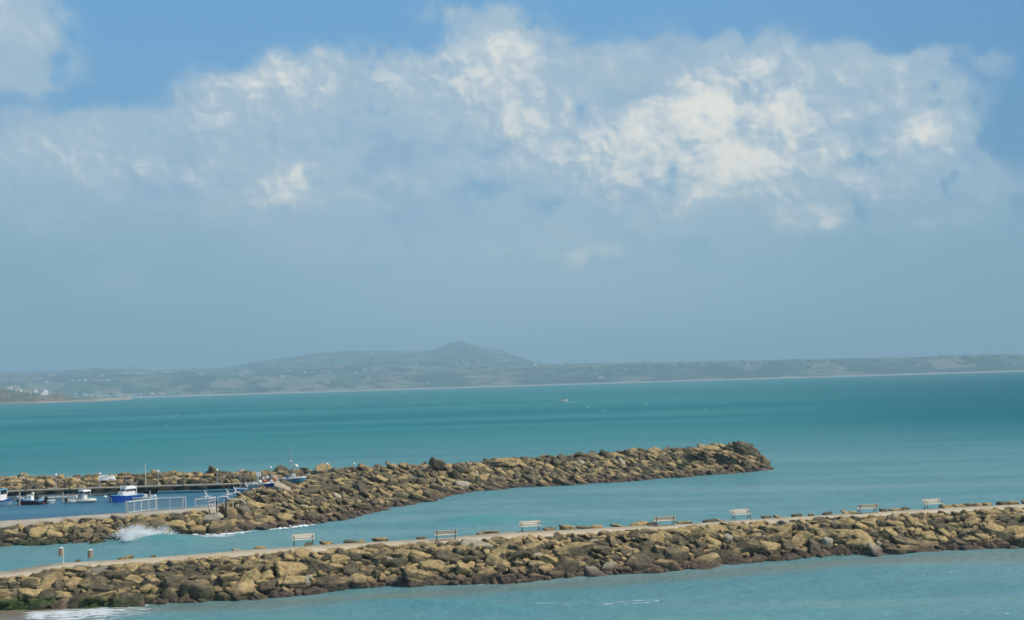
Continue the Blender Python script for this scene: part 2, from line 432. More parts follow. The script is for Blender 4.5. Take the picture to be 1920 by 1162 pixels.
def build_sea():
    azs = np.concatenate([np.linspace(-75, -31, 24)[:-1], np.linspace(-31, 31, 620), np.linspace(31, 75, 24)[1:]])
    ds = np.concatenate([np.linspace(4, 55, 12)[:-1], np.linspace(55, 190, 420)[:-1], np.geomspace(190, 11500, 150)])
    A, Dd = np.meshgrid(np.radians(azs), ds)
    X, Y = Dd * np.sin(A), Dd * np.cos(A)
    # projected pixel of each vertex (z=0): only used to say where shallows and surf lie in the bay
    vx, vy, vz = X, Y, -HC * np.ones_like(X)
    w = vx * fwd.x + vy * fwd.y + vz * fwd.z
    px = CX + F * (vx * rt.x + vy * rt.y + vz * rt.z) / w
    py = CY - F * (vx * upv.x + vy * upv.y + vz * upv.z) / w
    Z = np.zeros_like(X)
    fade = np.clip((260 - Dd) / 120, 0, 1)
    Z += fade * (0.05 * np.sin(Y * 0.9 + 0.25 * X + 1.3 * np.sin(X * 0.07)) + 0.06 * np.sin(Y * 0.42 - 0.12 * X + 2 * np.sin(X * 0.05 + 1)))
    def hump(cx, cy, ax, ay, h, slope=0.0):
        return h * np.exp(-((px - cx) / ax) ** 2 - ((py - cy - slope * (px - cx)) / ay) ** 2)
    h1 = hump(900, 975, 75, 7, 0.45, -0.03)
    h2 = hump(300, 1012, 75, 9, 0.55, 0.02)
    h3 = hump(840, 1136, 160, 7, 0.30, 0.05)
    h4 = hump(1500, 1150, 180, 8, 0.25, -0.02)
    Z += h1 + h2 + h3 + h4
    near = (Dd < 130)
    clear = np.clip(h1 * 1.6 + h2 * 1.2 + h3 * 1.2 + h4 * 1.6, 0, 1)
    sand = np.clip(1.1 - np.hypot((px - 20) / 230, (py - 1150) / 28), 0, 1) * 0.95
    sand += 0.55 * np.clip(1 - np.abs(py - interp(px, [(-500, 1175), (0, 1150), (500, 1132), (900, 1104), (1300, 1078), (1600, 1052), (1920, 1042), (2500, 1010)])) / 16, 0, 1)
    foam = np.zeros_like(X)
    sy_ = py - (1150 - 0.055 * (px - 60)); surf = np.exp(-(sy_ / np.where(sy_ > 0, 30, 9)) ** 2) * np.clip((px - 10) / 60, 0, 1) * np.clip((420 - px) / 220, 0, 1)
    foam = np.maximum(foam, surf * 1.0)
    foam = np.maximum(foam, 0.55 * np.exp(-((py - (1129 + 0.045 * (px - 1000))) / 4.0) ** 2) * np.exp(-((px - 1010) / 190) ** 2))
    foam = np.maximum(foam, 0.62 * np.exp(-((py - (1128 - 0.05 * (px - 1180))) / 7) ** 2) * np.exp(-((px - 1180) / 110) ** 2))
    foam = np.maximum(foam, 0.42 * np.exp(-((py - (1103 - 0.05 * (px - 1400))) / 5) ** 2) * np.exp(-((px - 1400) / 140) ** 2))
    wl2 = interp(px, [(-100, 1025), (0, 1023), (118, 1019), (221, 1016), (320, 1003), (420, 1001), (500, 993), (560, 986), (600, 981), (669, 968), (737, 952), (875, 924)])
    f2 = np.exp(-((py - wl2 - 1.5) / 3.5) ** 2) * np.clip((px - 230) / 30, 0, 1) * np.clip((660 - px) / 240, 0, 1) * (.75 + .25 * np.sin(px * .05))
    foam = np.maximum(foam, np.where(py > wl2 - 8, f2 * 1.0, 0))
    f2b = np.exp(-((py - wl2 - .8) / 1.2) ** 2) * 0.55 * np.clip((240 - px) / 30, 0, 1)
    foam = np.maximum(foam, f2b)
    wl1 = interp(px, [(-100, 1142), (0, 1140), (460, 1122), (538, 1116), (642, 1100), (746, 1095), (850, 1094), (960, 1089), (1096, 1078), (1252, 1068), (1357, 1057), (1435, 1048), (1550, 1038), (1680, 1039), (1758, 1031), (1915, 1026), (2100, 1015)])
    f1 = np.exp(-((py - wl1 - 1.5) / 2.0) ** 2) * (0.40 + 0.35 * np.sin(px * 0.021 + 2) * np.sin(px * 0.0077))
    foam = np.maximum(foam, f1)
    foam = np.where(near | (Dd < 175), foam, 0)
    n0, n1 = X.shape
    idx = np.arange(n0 * n1).reshape(n0, n1)
    fc = np.stack([idx[:-1, :-1], idx[:-1, 1:], idx[1:, 1:], idx[1:, :-1]], -1).reshape(-1, 4)
    V = np.stack([X, Y, Z], -1).reshape(-1, 3)
    ok = near.ravel()
    o = mesh_np('sea', V, fc[:, ::-1].copy(), sea_material('sea_water'), attrs={
        'sand': np.where(ok, sand.ravel(), 0), 'foam': foam.ravel(), 'clear': np.where(Dd.ravel() < 140, clear.ravel(), 0)})
    tag(o, kind='structure')
build_sea()

#====================================================================== FAR LAND
SKYL = [(-500, 704), (-200, 700), (0, 698), (100, 695.5), (170, 692), (300, 693), (420, 690), (450, 685), (500, 675), (560, 668), (600, 661), (640, 659), (700, 658), (760, 657), (800, 657.5), (820, 654), (840, 645), (865, 640.5), (885, 644), (905, 649), (925, 653), (936, 654), (944, 656), (952, 662), (966, 666), (1000, 677), (1015, 681.5), (1040, 683.5), (1100, 682), (1200, 680), (1300, 678.5), (1400, 675.5), (1500, 674), (1600, 672), (1700, 670), (1790, 667.5), (1850, 664.5), (1920, 665.5), (2100, 660), (2500, 650)]
MIDL = [(-500, 712), (100, 704), (300, 702), (440, 699), (500, 694), (570, 688), (700, 684), (800, 681), (870, 678), (950, 680), (1000, 685), (1050, 685), (1100, 684), (1300, 680.5), (1500, 676), (1700, 671.5), (1920, 667), (2500, 653)]
BLUF = [(-500, 722), (0, 718), (120, 716), (170, 713), (220, 708), (300, 706.5), (420, 705), (480, 704), (540, 707), (600, 704), (660, 708), (720, 704), (800, 703), (870, 699), (950, 697), (1000, 690), (1060, 691), (1100, 688), (1200, 687), (1300, 684), (1400, 680), (1600, 676), (1700, 675), (1800, 671), (1920, 669), (2500, 656)]
def fbm(x, y, s, oct=4):
    return mnoise.fractal(Vector((x * s, y * s, 3.7)), 0.6, 2.1, oct)
def terrain(px, d):
    """height of the far shore land on column px at distance d"""
    def zl(tab, dd):
        py = float(interp(px, tab)); r = ray(px, py)
        return HC + dd * r.z / math.hypot(r.x, r.y)
    d0 = 5400 + 60 * math.sin(px * 0.006) + 25 * math.sin(px * 0.03)
    st = [(d0 - 60, -3.0), (d0, 0.2), (d0 + 70, 3.0), (d0 + 130, 5.0), (d0 + 620, zl(BLUF, d0 + 620)), (7400, zl(MIDL, 7400)), (9300, zl(SKYL, 9300)), (11500, 0)]
    if d <= st[0][0]: return st[0][1]
    for (a, za), (b, zb) in zip(st, st[1:]):
        if d <= b:
            t = (d - a) / (b - a)
            t2 = t if b <= d0 + 130 else t * t * (3 - 2 * t) * 0.6 + t * 0.4
            z = za + (zb - za) * t2
            n = fbm(px * 6, d, 0.0022, 5)
            if d > d0 + 130:
                k = min(1, (d - d0 - 130) / 300)
                z += n * 9 * k * (0.6 if (d > 9000 or abs(d - d0 - 620) < 60) else 1.0)
            return z
    return 0.0
land_col_dir = {}
def land_point(px, d, z):
    r = ray(px, 700); h = math.hypot(r.x, r.y)
    return (r.x / h * d, r.y / h * d, z)
def land_material(name, near=False):
    m, b, pb = newmat(name)
    geo = b.n('ShaderNodeNewGeometry'); pos = geo.outputs['Position']
    vor = b.n('ShaderNodeTexVoronoi', feature='F1')
    b.link(b.mapping(b.vmath('ADD', pos, b.vmath('SCALE', b.noise(pos, 0.004, 3, color=True), scale=120.0)), scale=(0.006, 0.0035, 0.0)), vor.inputs['Vector'])
    vor.inputs['Scale'].default_value = 1.0
    cc = b.n('ShaderNodeSeparateColor'); b.link(vor.outputs['Color'], cc.inputs[0])
    green = b.mix(b.ss(cc.outputs[0], 0.2, 0.8), (0.026, 0.058, 0.042), (0.085, 0.15, 0.080))
    field = b.mix(b.ss(cc.outputs[1], 0.5, 0.7), green, (0.24, 0.235, 0.16))
    scrub = b.noise(pos, 0.012, 6, 0.7)
    c = b.mix(b.ss(scrub, 0.46, 0.6), field, (0.022, 0.034, 0.018))
    if near:
        c = b.mix(b.ss(scrub, 0.42, 0.6), (0.20, 0.15, 0.085), (0.075, 0.085, 0.04))
        c = b.mix(b.ss(b.noise(pos, 0.05, 5, 0.7), 0.48, 0.62, 0, .7), c, (0.30, 0.23, 0.14))
        c = b.mix(b.ss(b.noise(pos, 0.03, 5, 0.7), 0.52, 0.66, 0, .7), c, (0.045, 0.05, 0.028))
    sz = b.xyz(pos)[2]
    sandn = b.math('ADD', sz, b.math('MULTIPLY', b.noise(pos, 0.01, 4), -3.0))
    c = b.mix(b.ss(sandn, 1.4 if not near else 2.0, 3.2 if not near else 6.0, 1.0, 0.0), c, (0.62, 0.55, 0.44) if not near else (0.36, 0.28, 0.21))
    b.link(c, pb.inputs['Base Color']); pb.inputs['Roughness'].default_value = 0.95
    pb.inputs['Specular IOR Level'].default_value = 0.1
    return m
def build_land():
    pxs = np.arange(-700, 2640, 8.0)
    ds = np.concatenate([np.arange(5260, 6250, 28.0), np.arange(6250, 9600, 60.0), np.array([9800, 10200, 10800, 11500])])
    V = []
    for px in pxs:
        for d in ds: V.append(land_point(px, d, terrain(px, d)))
    n0, n1 = len(pxs), len(ds)
    idx = np.arange(n0 * n1).reshape(n0, n1)
    fc = np.stack([idx[:-1, :-1], idx[1:, :-1], idx[1:, 1:], idx[:-1, 1:]], -1).reshape(-1, 4)
    o = mesh_np('hills', np.array(V), fc, land_material('far_fields'))
    tag(o, kind='structure')
build_land()
# nearer headland on the left
HW = [(-700, 778), (-200, 763), (0, 757.2), (68, 755.6), (104, 754.4), (182, 752), (250, 748)]
HT = [(-700, 690), (-300, 700), (-100, 714), (0, 722.5), (10, 727), (30, 732), (44, 733.5), (68, 735), (91, 738), (104, 737), (111, 733), (120, 740), (132, 746.5), (150, 747), (182, 746.5), (215, 745.5), (240, 744.5), (250, 746.5)]
def headland(px, t):
    """t 0 at the water, 1 at the crest, 2 behind"""
    wy, ty = float(interp(px, HW)), float(interp(px, HT))
    dw = math.hypot(*P(px, wy, 0).xy)
    depth = 40 + 7.5 * max(0, wy - ty)
    r = ray(px, ty)
    zc = HC + (dw + depth) * r.z / math.hypot(r.x, r.y)
    if t <= 1:
        z = -0.5 + zc * (t ** 0.8) + fbm(px * 3, t * 60, 0.05, 4) * 3.0 * (1 - abs(2 * t - 1)) * min(1, (wy - ty) / 18)
        return dw + depth * t, max(z, -0.5 if t < .02 else .1)
    return dw + depth * t, zc * (2 - t) - 1 * (t - 1)
def build_headland():
    pxs = np.arange(-700, 252, 2.0); ts = np.linspace(0, 2, 26)
    V = []
    for px in pxs:
        for t in ts:
            d, z = headland(px, t); V.append(land_point(px, d, z))
    n0, n1 = len(pxs), len(ts)
    idx = np.arange(n0 * n1).reshape(n0, n1)
    fc = np.stack([idx[:-1, :-1], idx[1:, :-1], idx[1:, 1:], idx[:-1, 1:]], -1).reshape(-1, 4)
    tag(mesh_np('headland', np.array(V), fc, land_material('dry_scrub', True)), kind='structure')
build_headland()


#====================================================================== MOLES AND BOULDERS
def polyline(table, z=None):
    """table rows px, py(, z) -> world points"""
    return [P(r[0], r[1], r[2] if len(r) > 2 else z) for r in table]
def resample(pts, step=None, n=None):
    pts = [Vector(p) for p in pts]
    L = [0.0]
    for a, b in zip(pts, pts[1:]): L.append(L[-1] + (b - a).length)
    if n is None: n = max(2, int(L[-1] / step) + 1)
    out = []
    for i in range(n):
        s = L[-1] * i / (n - 1)
        k = max(0, min(len(L) - 2, int(np.searchsorted(L, s, side='right')) - 1))
        t = (s - L[k]) / max(1e-6, L[k + 1] - L[k])
        out.append(pts[k].lerp(pts[k + 1], min(1, max(0, t))))
    return out
def px_table(tab, pxs):
    """interpolate a px table (px,py[,z]) at given px values"""
    t = np.array(tab, float)
    return [tuple([float(x)] + [float(np.interp(x, t[:, 0], t[:, k])) for k in range(1, t.shape[1])]) for x in pxs]
NW = [(-260, 1156), (0, 1141), (110, 1137), (240, 1131), (460, 1123), (538, 1117), (642, 1101), (746, 1096), (850, 1094), (960, 1089), (1096, 1078), (1252, 1068), (1357, 1057), (1435, 1048), (1550, 1039), (1680, 1038), (1758, 1031), (1915, 1026), (2150, 1012)]
NF = [(-260, 1100, 1.7), (0, 1083, 1.8), (62, 1077, 1.85), (125, 1064, 1.9), (225, 1057, 2.0), (275, 1053, 2.1), (460, 1040, 2.4), (564, 1033, 2.4), (694, 1023, 2.4), (824, 1017, 2.4), (929, 1009, 2.4), (1070, 1000, 2.4), (1174, 994, 2.4), (1278, 988, 2.4), (1383, 980, 2.4), (1524, 973, 2.4), (1654, 965, 2.4), (1810, 957, 2.4), (1920, 951, 2.4), (2150, 938, 2.4)]
NBK = [(-260, 1092, 1.7), (0, 1071, 1.8), (100, 1055, 1.9), (212, 1049, 2.0), (342, 1040, 2.2), (460, 1030, 2.4), (642, 1018, 2.4), (811, 1009, 2.4), (940, 997, 2.4), (1070, 992, 2.4), (1174, 986, 2.4), (1278, 981.5, 2.4), (1357, 976.5, 2.4), (1420, 972, 2.4), (1602, 961.5, 2.4), (1706, 955, 2.4), (1810, 949, 2.4), (1920, 944, 2.4), (2150, 930, 2.4)]
MW = [(-200, 1029), (0, 1022), (118, 1018), (230, 1013), (320, 1003), (420, 1000), (500, 992), (560, 985), (600, 980), (669, 967), (737, 951), (806, 937), (875, 923), (967, 913), (1040, 909), (1150, 903), (1250, 895), (1350, 888), (1420, 882), (1452, 878)]
MC = [(-200, 989, 1.8), (0, 981, 1.8), (118, 973, 1.8), (235, 966, 1.9), (330, 962, 2.0), (410, 953, 2.1), (455, 934, 2.3), (500, 914, 2.4), (545, 903, 2.5), (610, 893, 2.6), (690, 882, 2.7), (770, 874, 2.8), (850, 873, 2.8), (935, 865, 2.9), (1020, 861, 2.9), (1130, 853, 3.0), (1240, 847, 3.1), (1310, 841, 3.3), (1385, 835, 3.4), (1412, 836, 3.2)]
# outer arm of the harbour, behind the boats
OW = [(-260, 927), (0, 919), (150, 913.5), (300, 908.5), (450, 904), (560, 898), (640, 890)]
OC = [(-260, 899, 2.0), (0, 896, 2.0), (150, 895, 2.0), (300, 891, 2.1), (450, 886, 2.1), (560, 882, 2.2), (700, 880, 2.3)]

def ico(sub):
    import bmesh
    bm = bmesh.new(); bmesh.ops.create_icosphere(bm, subdivisions=sub, radius=1.0)
    v = np.array([x.co[:] for x in bm.verts]); f = np.array([[q.index for q in x.verts] for x in bm.faces])
    bm.free(); return v, f
ICO = {k: ico(k) for k in (2, 3, 4, 5)}
def rock_shape(seed, sub):
    """angular block: a sphere cut by random planes, softened, then pitted"""
    r_ = np.random.default_rng(seed)
    v, f = ICO[sub]
    n = r_.normal(size=(12, 3)); n /= np.linalg.norm(n, axis=1)[:, None]
    # a bedding plane pair top and bottom: the stone splits along its layers
    n[0] = (0.08, 0.05, 1); n[1] = (-.05, .08, -1); n[2] = (1, .15, .1); n[3] = (-1, .1, -.1); n[4] = (.1, -1, .25); n[5] = (0, 1, .1)
    n += r_.normal(size=n.shape) * 0.10
    n /= np.linalg.norm(n, axis=1)[:, None]
    h = r_.uniform(0.60, 0.98, 12); h[:2] = r_.uniform(.6, .8, 2)
    dd = v @ n.T
    rr = np.where(dd > 0.05, h / np.maximum(dd, 0.05), 9.0)
    k = 34.0
    rad = -np.log(np.exp(-k * rr).sum(1)) / k
    p = v * np.clip(rad, 0.3, 1.35)[:, None]
    off = r_.uniform(-50, 50, 3)
    q = p + off
    d = np.array([mnoise.fractal(Vector(x * 1.9), 0.65, 2.2, 5 if sub > 3 else 3) for x in q])
    lay = np.array([mnoise.noise(Vector((x[0] * 1.2, x[1] * 1.2, x[2] * 7.0))) for x in q])
    p = p * (1 + 0.11 * d + 0.065 * lay)[:, None]
    return p, f
NPROTO = 26
PROTO = {}
def proto(i, sub):
    if (i, sub) not in PROTO: PROTO[(i, sub)] = rock_shape(100 + i, sub)
    return PROTO[(i, sub)]
ROCKS = []   # dicts: pos, dims, rot(Matrix3), tone, zone, row, site
def add_rock(pos, dims, rot, site, row, tone=None, pid=None):
    px, py, w = proj(pos)
    size = F / w * (dims[0] + dims[2]) * 0.9
    vis = -120 < px < 2040 and w > 0
    ROCKS.append(dict(pos=Vector(pos), dims=dims, rot=rot, site=site, row=row, px=px, py=py, size=size if vis else 0,
                      tone=(rng.random() if site in ('near', 'near_back', 'outer', 'arm') else .28 + .71 * rng.random()) if tone is None else tone, pid=int(rng.integers(NPROTO)) if pid is None else pid))
def eul(rx, ry, rz):
    from mathutils import Euler
    return Euler((rx, ry, rz)).to_matrix()
def fill_face(Wp, Cp, site, sizes, n_try, shape, lo=-0.02, hi=1.0, tilt=None, jitter=0.35, keep=None, bulge=0.25):
    """dart-throw boulders over the slope between the waterline Wp and the crest Cp"""
    n = len(Wp)
    mid = [(a + b) / 2 for a, b in zip(Wp, Cp)]
    L = np.cumsum([0] + [(b - a).length for a, b in zip(mid, mid[1:])])
    placed = np.zeros((0, 4))
    for (smin, smax, sep, tries) in sizes:
        for _ in range(tries):
            s = rng.uniform(0, L[-1]); t = rng.uniform(lo, hi)
            k = max(0, min(n - 2, int(np.searchsorted(L, s, side='right')) - 1)); u = (s - L[k]) / (L[k + 1] - L[k])
            w_ = Wp[k].lerp(Wp[k + 1], u); c_ = Cp[k].lerp(Cp[k + 1], u)
            p = w_.lerp(c_, t); p.z += bulge * math.sin(math.pi * min(1, max(0, t)))
            if keep and not keep(p, t): continue
            sz = rng.uniform(smin, smax)
            if len(placed):
                d = np.sqrt(((placed[:, :3] - np.array(p)) ** 2).sum(1))
                if (d < sep * 0.5 * (placed[:, 3] + sz)).any(): continue
            placed = np.vstack([placed, [p.x, p.y, p.z, sz]])
            along = (mid[k + 1] - mid[k]).normalized()
            yaw = math.atan2(along.y, along.x)
            dx, dy, dz = shape()
            slope = math.atan2(c_.z - w_.z, (c_ - w_).xy.length)
            if tilt: rm = tilt(yaw, slope)
            else:
                rm = eul(slope * rng.uniform(.3, 1.3) + rng.normal() * 0.22, rng.normal() * 0.25, yaw + rng.normal() * jitter)
            q = p.copy(); q.z += sz * rng.uniform(-0.16, 0.08)
            pid = int(rng.integers(NPROTO)); dims = (sz * dx / 2, sz * dy / 2, sz * dz / 2)
            if site in ('near', 'arm'):      # nothing stands above the path edge
                top = ((proto(pid, 3)[0] * np.array(dims)) @ np.array(rm).T)[:, 2].max()
                lim = (w_.z + (c_.z - w_.z) * min(1, max(0, t) ** .7 * 1.12)) + .10 + .55 * (1 - t) + rng.uniform(-.12, .10)
                q.z = min(q.z, lim - top)
                if q.z + top < c_.z * .9 and t > .6: q.z = max(q.z, c_.z - rng.uniform(.05, .35) - top)
            add_rock(q, dims, rm, site, t, pid=pid)
def blocky(): return (rng.uniform(1.0, 1.6), rng.uniform(.85, 1.2), rng.uniform(.60, 1.05))
def slabby(): return (rng.uniform(1.2, 1.85), rng.uniform(.7, 1.05), rng.uniform(.45, .75))
def slant(yaw, slope):
    return eul(slope + rng.normal() * .25, R(20) + rng.normal() * 0.22, yaw - R(38) + rng.normal() * 0.35)

xs = np.arange(-240, 2140, 30)
nW, nF, nB = polyline(px_table(NW, xs), 0.0), polyline(px_table(NF, xs)), polyline(px_table(NBK, xs))
fill_face(nW, nF, 'near', [(1.7, 2.5, .76, 130), (1.1, 1.6, .70, 1600), (0.65, 1.0, .64, 8000), (.35, .6, .58, 9000)], 0, blocky, lo=-0.02, hi=0.97)
# flat capping blocks half over the front edge of the path
for i in range(len(nF) - 1):
    for _ in range(2):
        u = rng.random(); p = nF[i].lerp(nF[i + 1], u)
        if rng.random() < .78:
            s = rng.uniform(.7, 1.5); inn = (nB[i] - nF[i]).normalized()
            q = p - inn * rng.uniform(0.05, .7); q.z = p.z - s * .24 + rng.uniform(-.06, .07)
            al = (nF[i + 1] - nF[i]); yaw = math.atan2(al.y, al.x)
            add_rock(q, (s * .72, s * .5, s * .26), eul(rng.normal() * .12, rng.normal() * .10, yaw + rng.normal() * .35), 'near', 1.0)
# stones showing over the back edge of the path
for (px, py, wd, hh) in [(145, 1051, 10, 3), (232, 1044, 26, 7), (286, 1042.5, 9, 4), (440, 1031.5, 16, 4), (486, 1028, 22, 5), (576, 1020, 18, 8), (608, 1018.5, 24, 8), (655, 1015, 24, 7), (675, 1014, 18, 5), (712, 1010.5, 26, 10), (790, 1009, 22, 4), (905, 1002, 24, 5), (925, 1000.5, 20, 6), (1030, 993, 30, 5), (1064, 989, 32, 11),
        (1095, 989, 26, 6), (1120, 987.5, 26, 7), (1158, 986, 24, 6), (1200, 981, 36, 7), (1225, 980, 20, 7), (1285, 978, 30, 5), (1330, 975, 22, 6), (1352, 975, 16, 5), (1440, 969, 20, 4), (1460, 968, 16, 4), (1498, 965, 22, 7), (1522, 964, 12, 7), (1552, 962, 18, 6), (1590, 960.5, 20, 5), (1600, 960, 16, 6),
        (1660, 957, 20, 5), (1684, 955.5, 20, 5), (1700, 954.5, 18, 6), (1780, 950, 22, 7), (1800, 948.5, 20, 7), (1820, 947, 20, 8), (1838, 946.5, 18, 8), (1855, 945.5, 18, 8), (1885, 943.5, 24, 8), (1905, 942, 22, 9), (1935, 940, 26, 9), (1980, 937, 26, 9), (-40, 1075, 26, 8)]:
    b = px_table(NBK, [px])[0]; pb_ = P(b[0], b[1], b[2]); inn = Vector((0, 1, 0))
    m = F / (pb_ - Vector((0, 0, HC))).length
    q = pb_ + inn * (.45 * wd / m); q.z = b[2] + .03
    add_rock(q, (wd / m * .56, wd / m * .42, max(.16, hh / m * .62)), eul(rng.normal() * .08, rng.normal() * .08, R(12) + rng.normal() * .3), 'near_back', 1.2)
# harbour arm and long breakwater, seaward face
xs2 = np.arange(-180, 1400, 20)
mcx = np.array([r[0] for r in MC]); mwx = np.array([r[0] for r in MW])
def mole_pair():
    """pair waterline and crest by parameter: crest px runs a little behind the waterline px"""
    wl, cr = [], []
    pairs = [(-180, -180), (0, 0), (118, 118), (230, 235), (320, 330), (420, 405), (500, 450), (560, 500), (610, 545), (680, 610), (750, 690), (815, 770), (885, 850), (970, 935), (1050, 1020), (1155, 1130), (1255, 1240), (1330, 1310), (1394, 1372), (1445, 1405)]
    for (a, b), (c, d) in zip(pairs, pairs[1:]):
        k = max(1, int((c - a) / 22))
        for i in range(k):
            u = i / k; wl.append(a + (c - a) * u); cr.append(b + (d - b) * u)
    wl.append(1445); cr.append(1405)
    return polyline([(x, y) for x, y in px_table(MW, wl)], 0.0), polyline([px_table(MC, [x])[0] for x in cr])
mW, mC = mole_pair()
cut = next(i for i, p in enumerate(mW) if proj(p)[0] > 430)
fill_face(mW[:cut + 1], mC[:cut + 1], 'arm', [(1.6, 2.3, .80, 120), (1.0, 1.5, .72, 900), (.55, .9, .66, 3000)], 0, blocky, lo=-.02, hi=.95, keep=lambda p, t: not (384 < proj(p)[0] < 440 and proj(p)[1] < 966))
fill_face(mW[cut:], mC[cut:], 'breakwater', [(1.8, 2.4, .74, 260), (1.2, 1.7, .68, 3800), (.75, 1.15, .62, 9000)], 0, slabby, lo=-.02, hi=1.0, tilt=slant, keep=lambda p, t: not (375 < proj(p)[0] < 458 and proj(p)[1] < 959))
# rocks on the crest and down the back of the breakwater
back = []
for i, p in enumerate(mC[cut:]):
    j = cut + i; d = (mC[j] - mW[j]); d.z = 0; d.normalize(); back.append(p + d * (1.5 if proj(p)[0] < 600 else 7) - Vector((0, 0, 2.6)))
crest = mC[cut:]
b1 = [c.lerp(b, .35) + Vector((0, 0, .55)) for c, b in zip(crest, back)]
fill_face(crest, b1, 'crest', [(1.5, 2.1, .75, 300), (1.0, 1.5, .7, 900)], 0, slabby, lo=-.1, hi=1.0, bulge=.15)
# rounded head of the breakwater
tipc = mC[-1]
for k in range(46):
    a = R(rng.uniform(-70, 120)); rr_ = rng.uniform(.4, 1)
    edge = Vector((math.cos(a) * 2.4, math.sin(a) * 6, -3.4))
    q = tipc + Vector((edge.x * rr_, edge.y * rr_, -3.3 * rr_ - .2))
    s = rng.uniform(1.3, 2.3)
    add_rock(q, (s * .7, s * .42, s * .34), eul(0, R(24) + rng.normal() * .15, rng.normal() * .5), 'tip', 1 - rr_)
# the rocks one remembers: the spike, the slabs by the tip
def special(px, py, dist_z, dims, rot, site, tone, pid):
    add_rock(P(px, py, dist_z), dims, rot, site, 1.1, tone, pid)
special(822, 868, 3.5, (1.45, .9, .8), eul(.1, R(24), -.1), 'breakwater', .75, 3)
special(810, 864, 4.0, (.5, .5, .85), eul(.1, R(14), -.1), 'breakwater', .8, 5)
special(868, 880, 2.7, (1.3, .8, .55), eul(0, R(22), -.2), 'breakwater', .8, 7)
special(945, 864, 3.2, (1.9, 1.2, .75), eul(.1, R(2), 0), 'breakwater', .15, 9)
special(1330, 838, 3.9, (2.0, 1.3, .45), eul(.05, R(6), .1), 'tip', .1, 4)
special(1385, 834, 4.0, (2.1, 1.5, .32), eul(.02, R(-3), .1), 'tip', .85, 2)
special(1310, 842, 3.8, (.9, .8, .4), eul(0, 0, .2), 'tip', .05, 6)
special(1395, 842, 3.4, (2.2, 1.3, .9), eul(0, R(12), .2), 'tip', .7, 8)
# outer arm behind the harbour
xo = np.arange(-250, 700, 25)
oW = polyline([(a, b) for a, b in px_table(OW, [min(x, 640) for x in xo])], 1.0)
oC = polyline(px_table(OC, xo))
fill_face(oW, oC, 'outer', [(1.7, 2.3, .78, 200), (1.1, 1.5, .70, 1500), (.55, .9, .64, 3500)], 0, blocky, lo=.03, hi=1.0, bulge=.25)

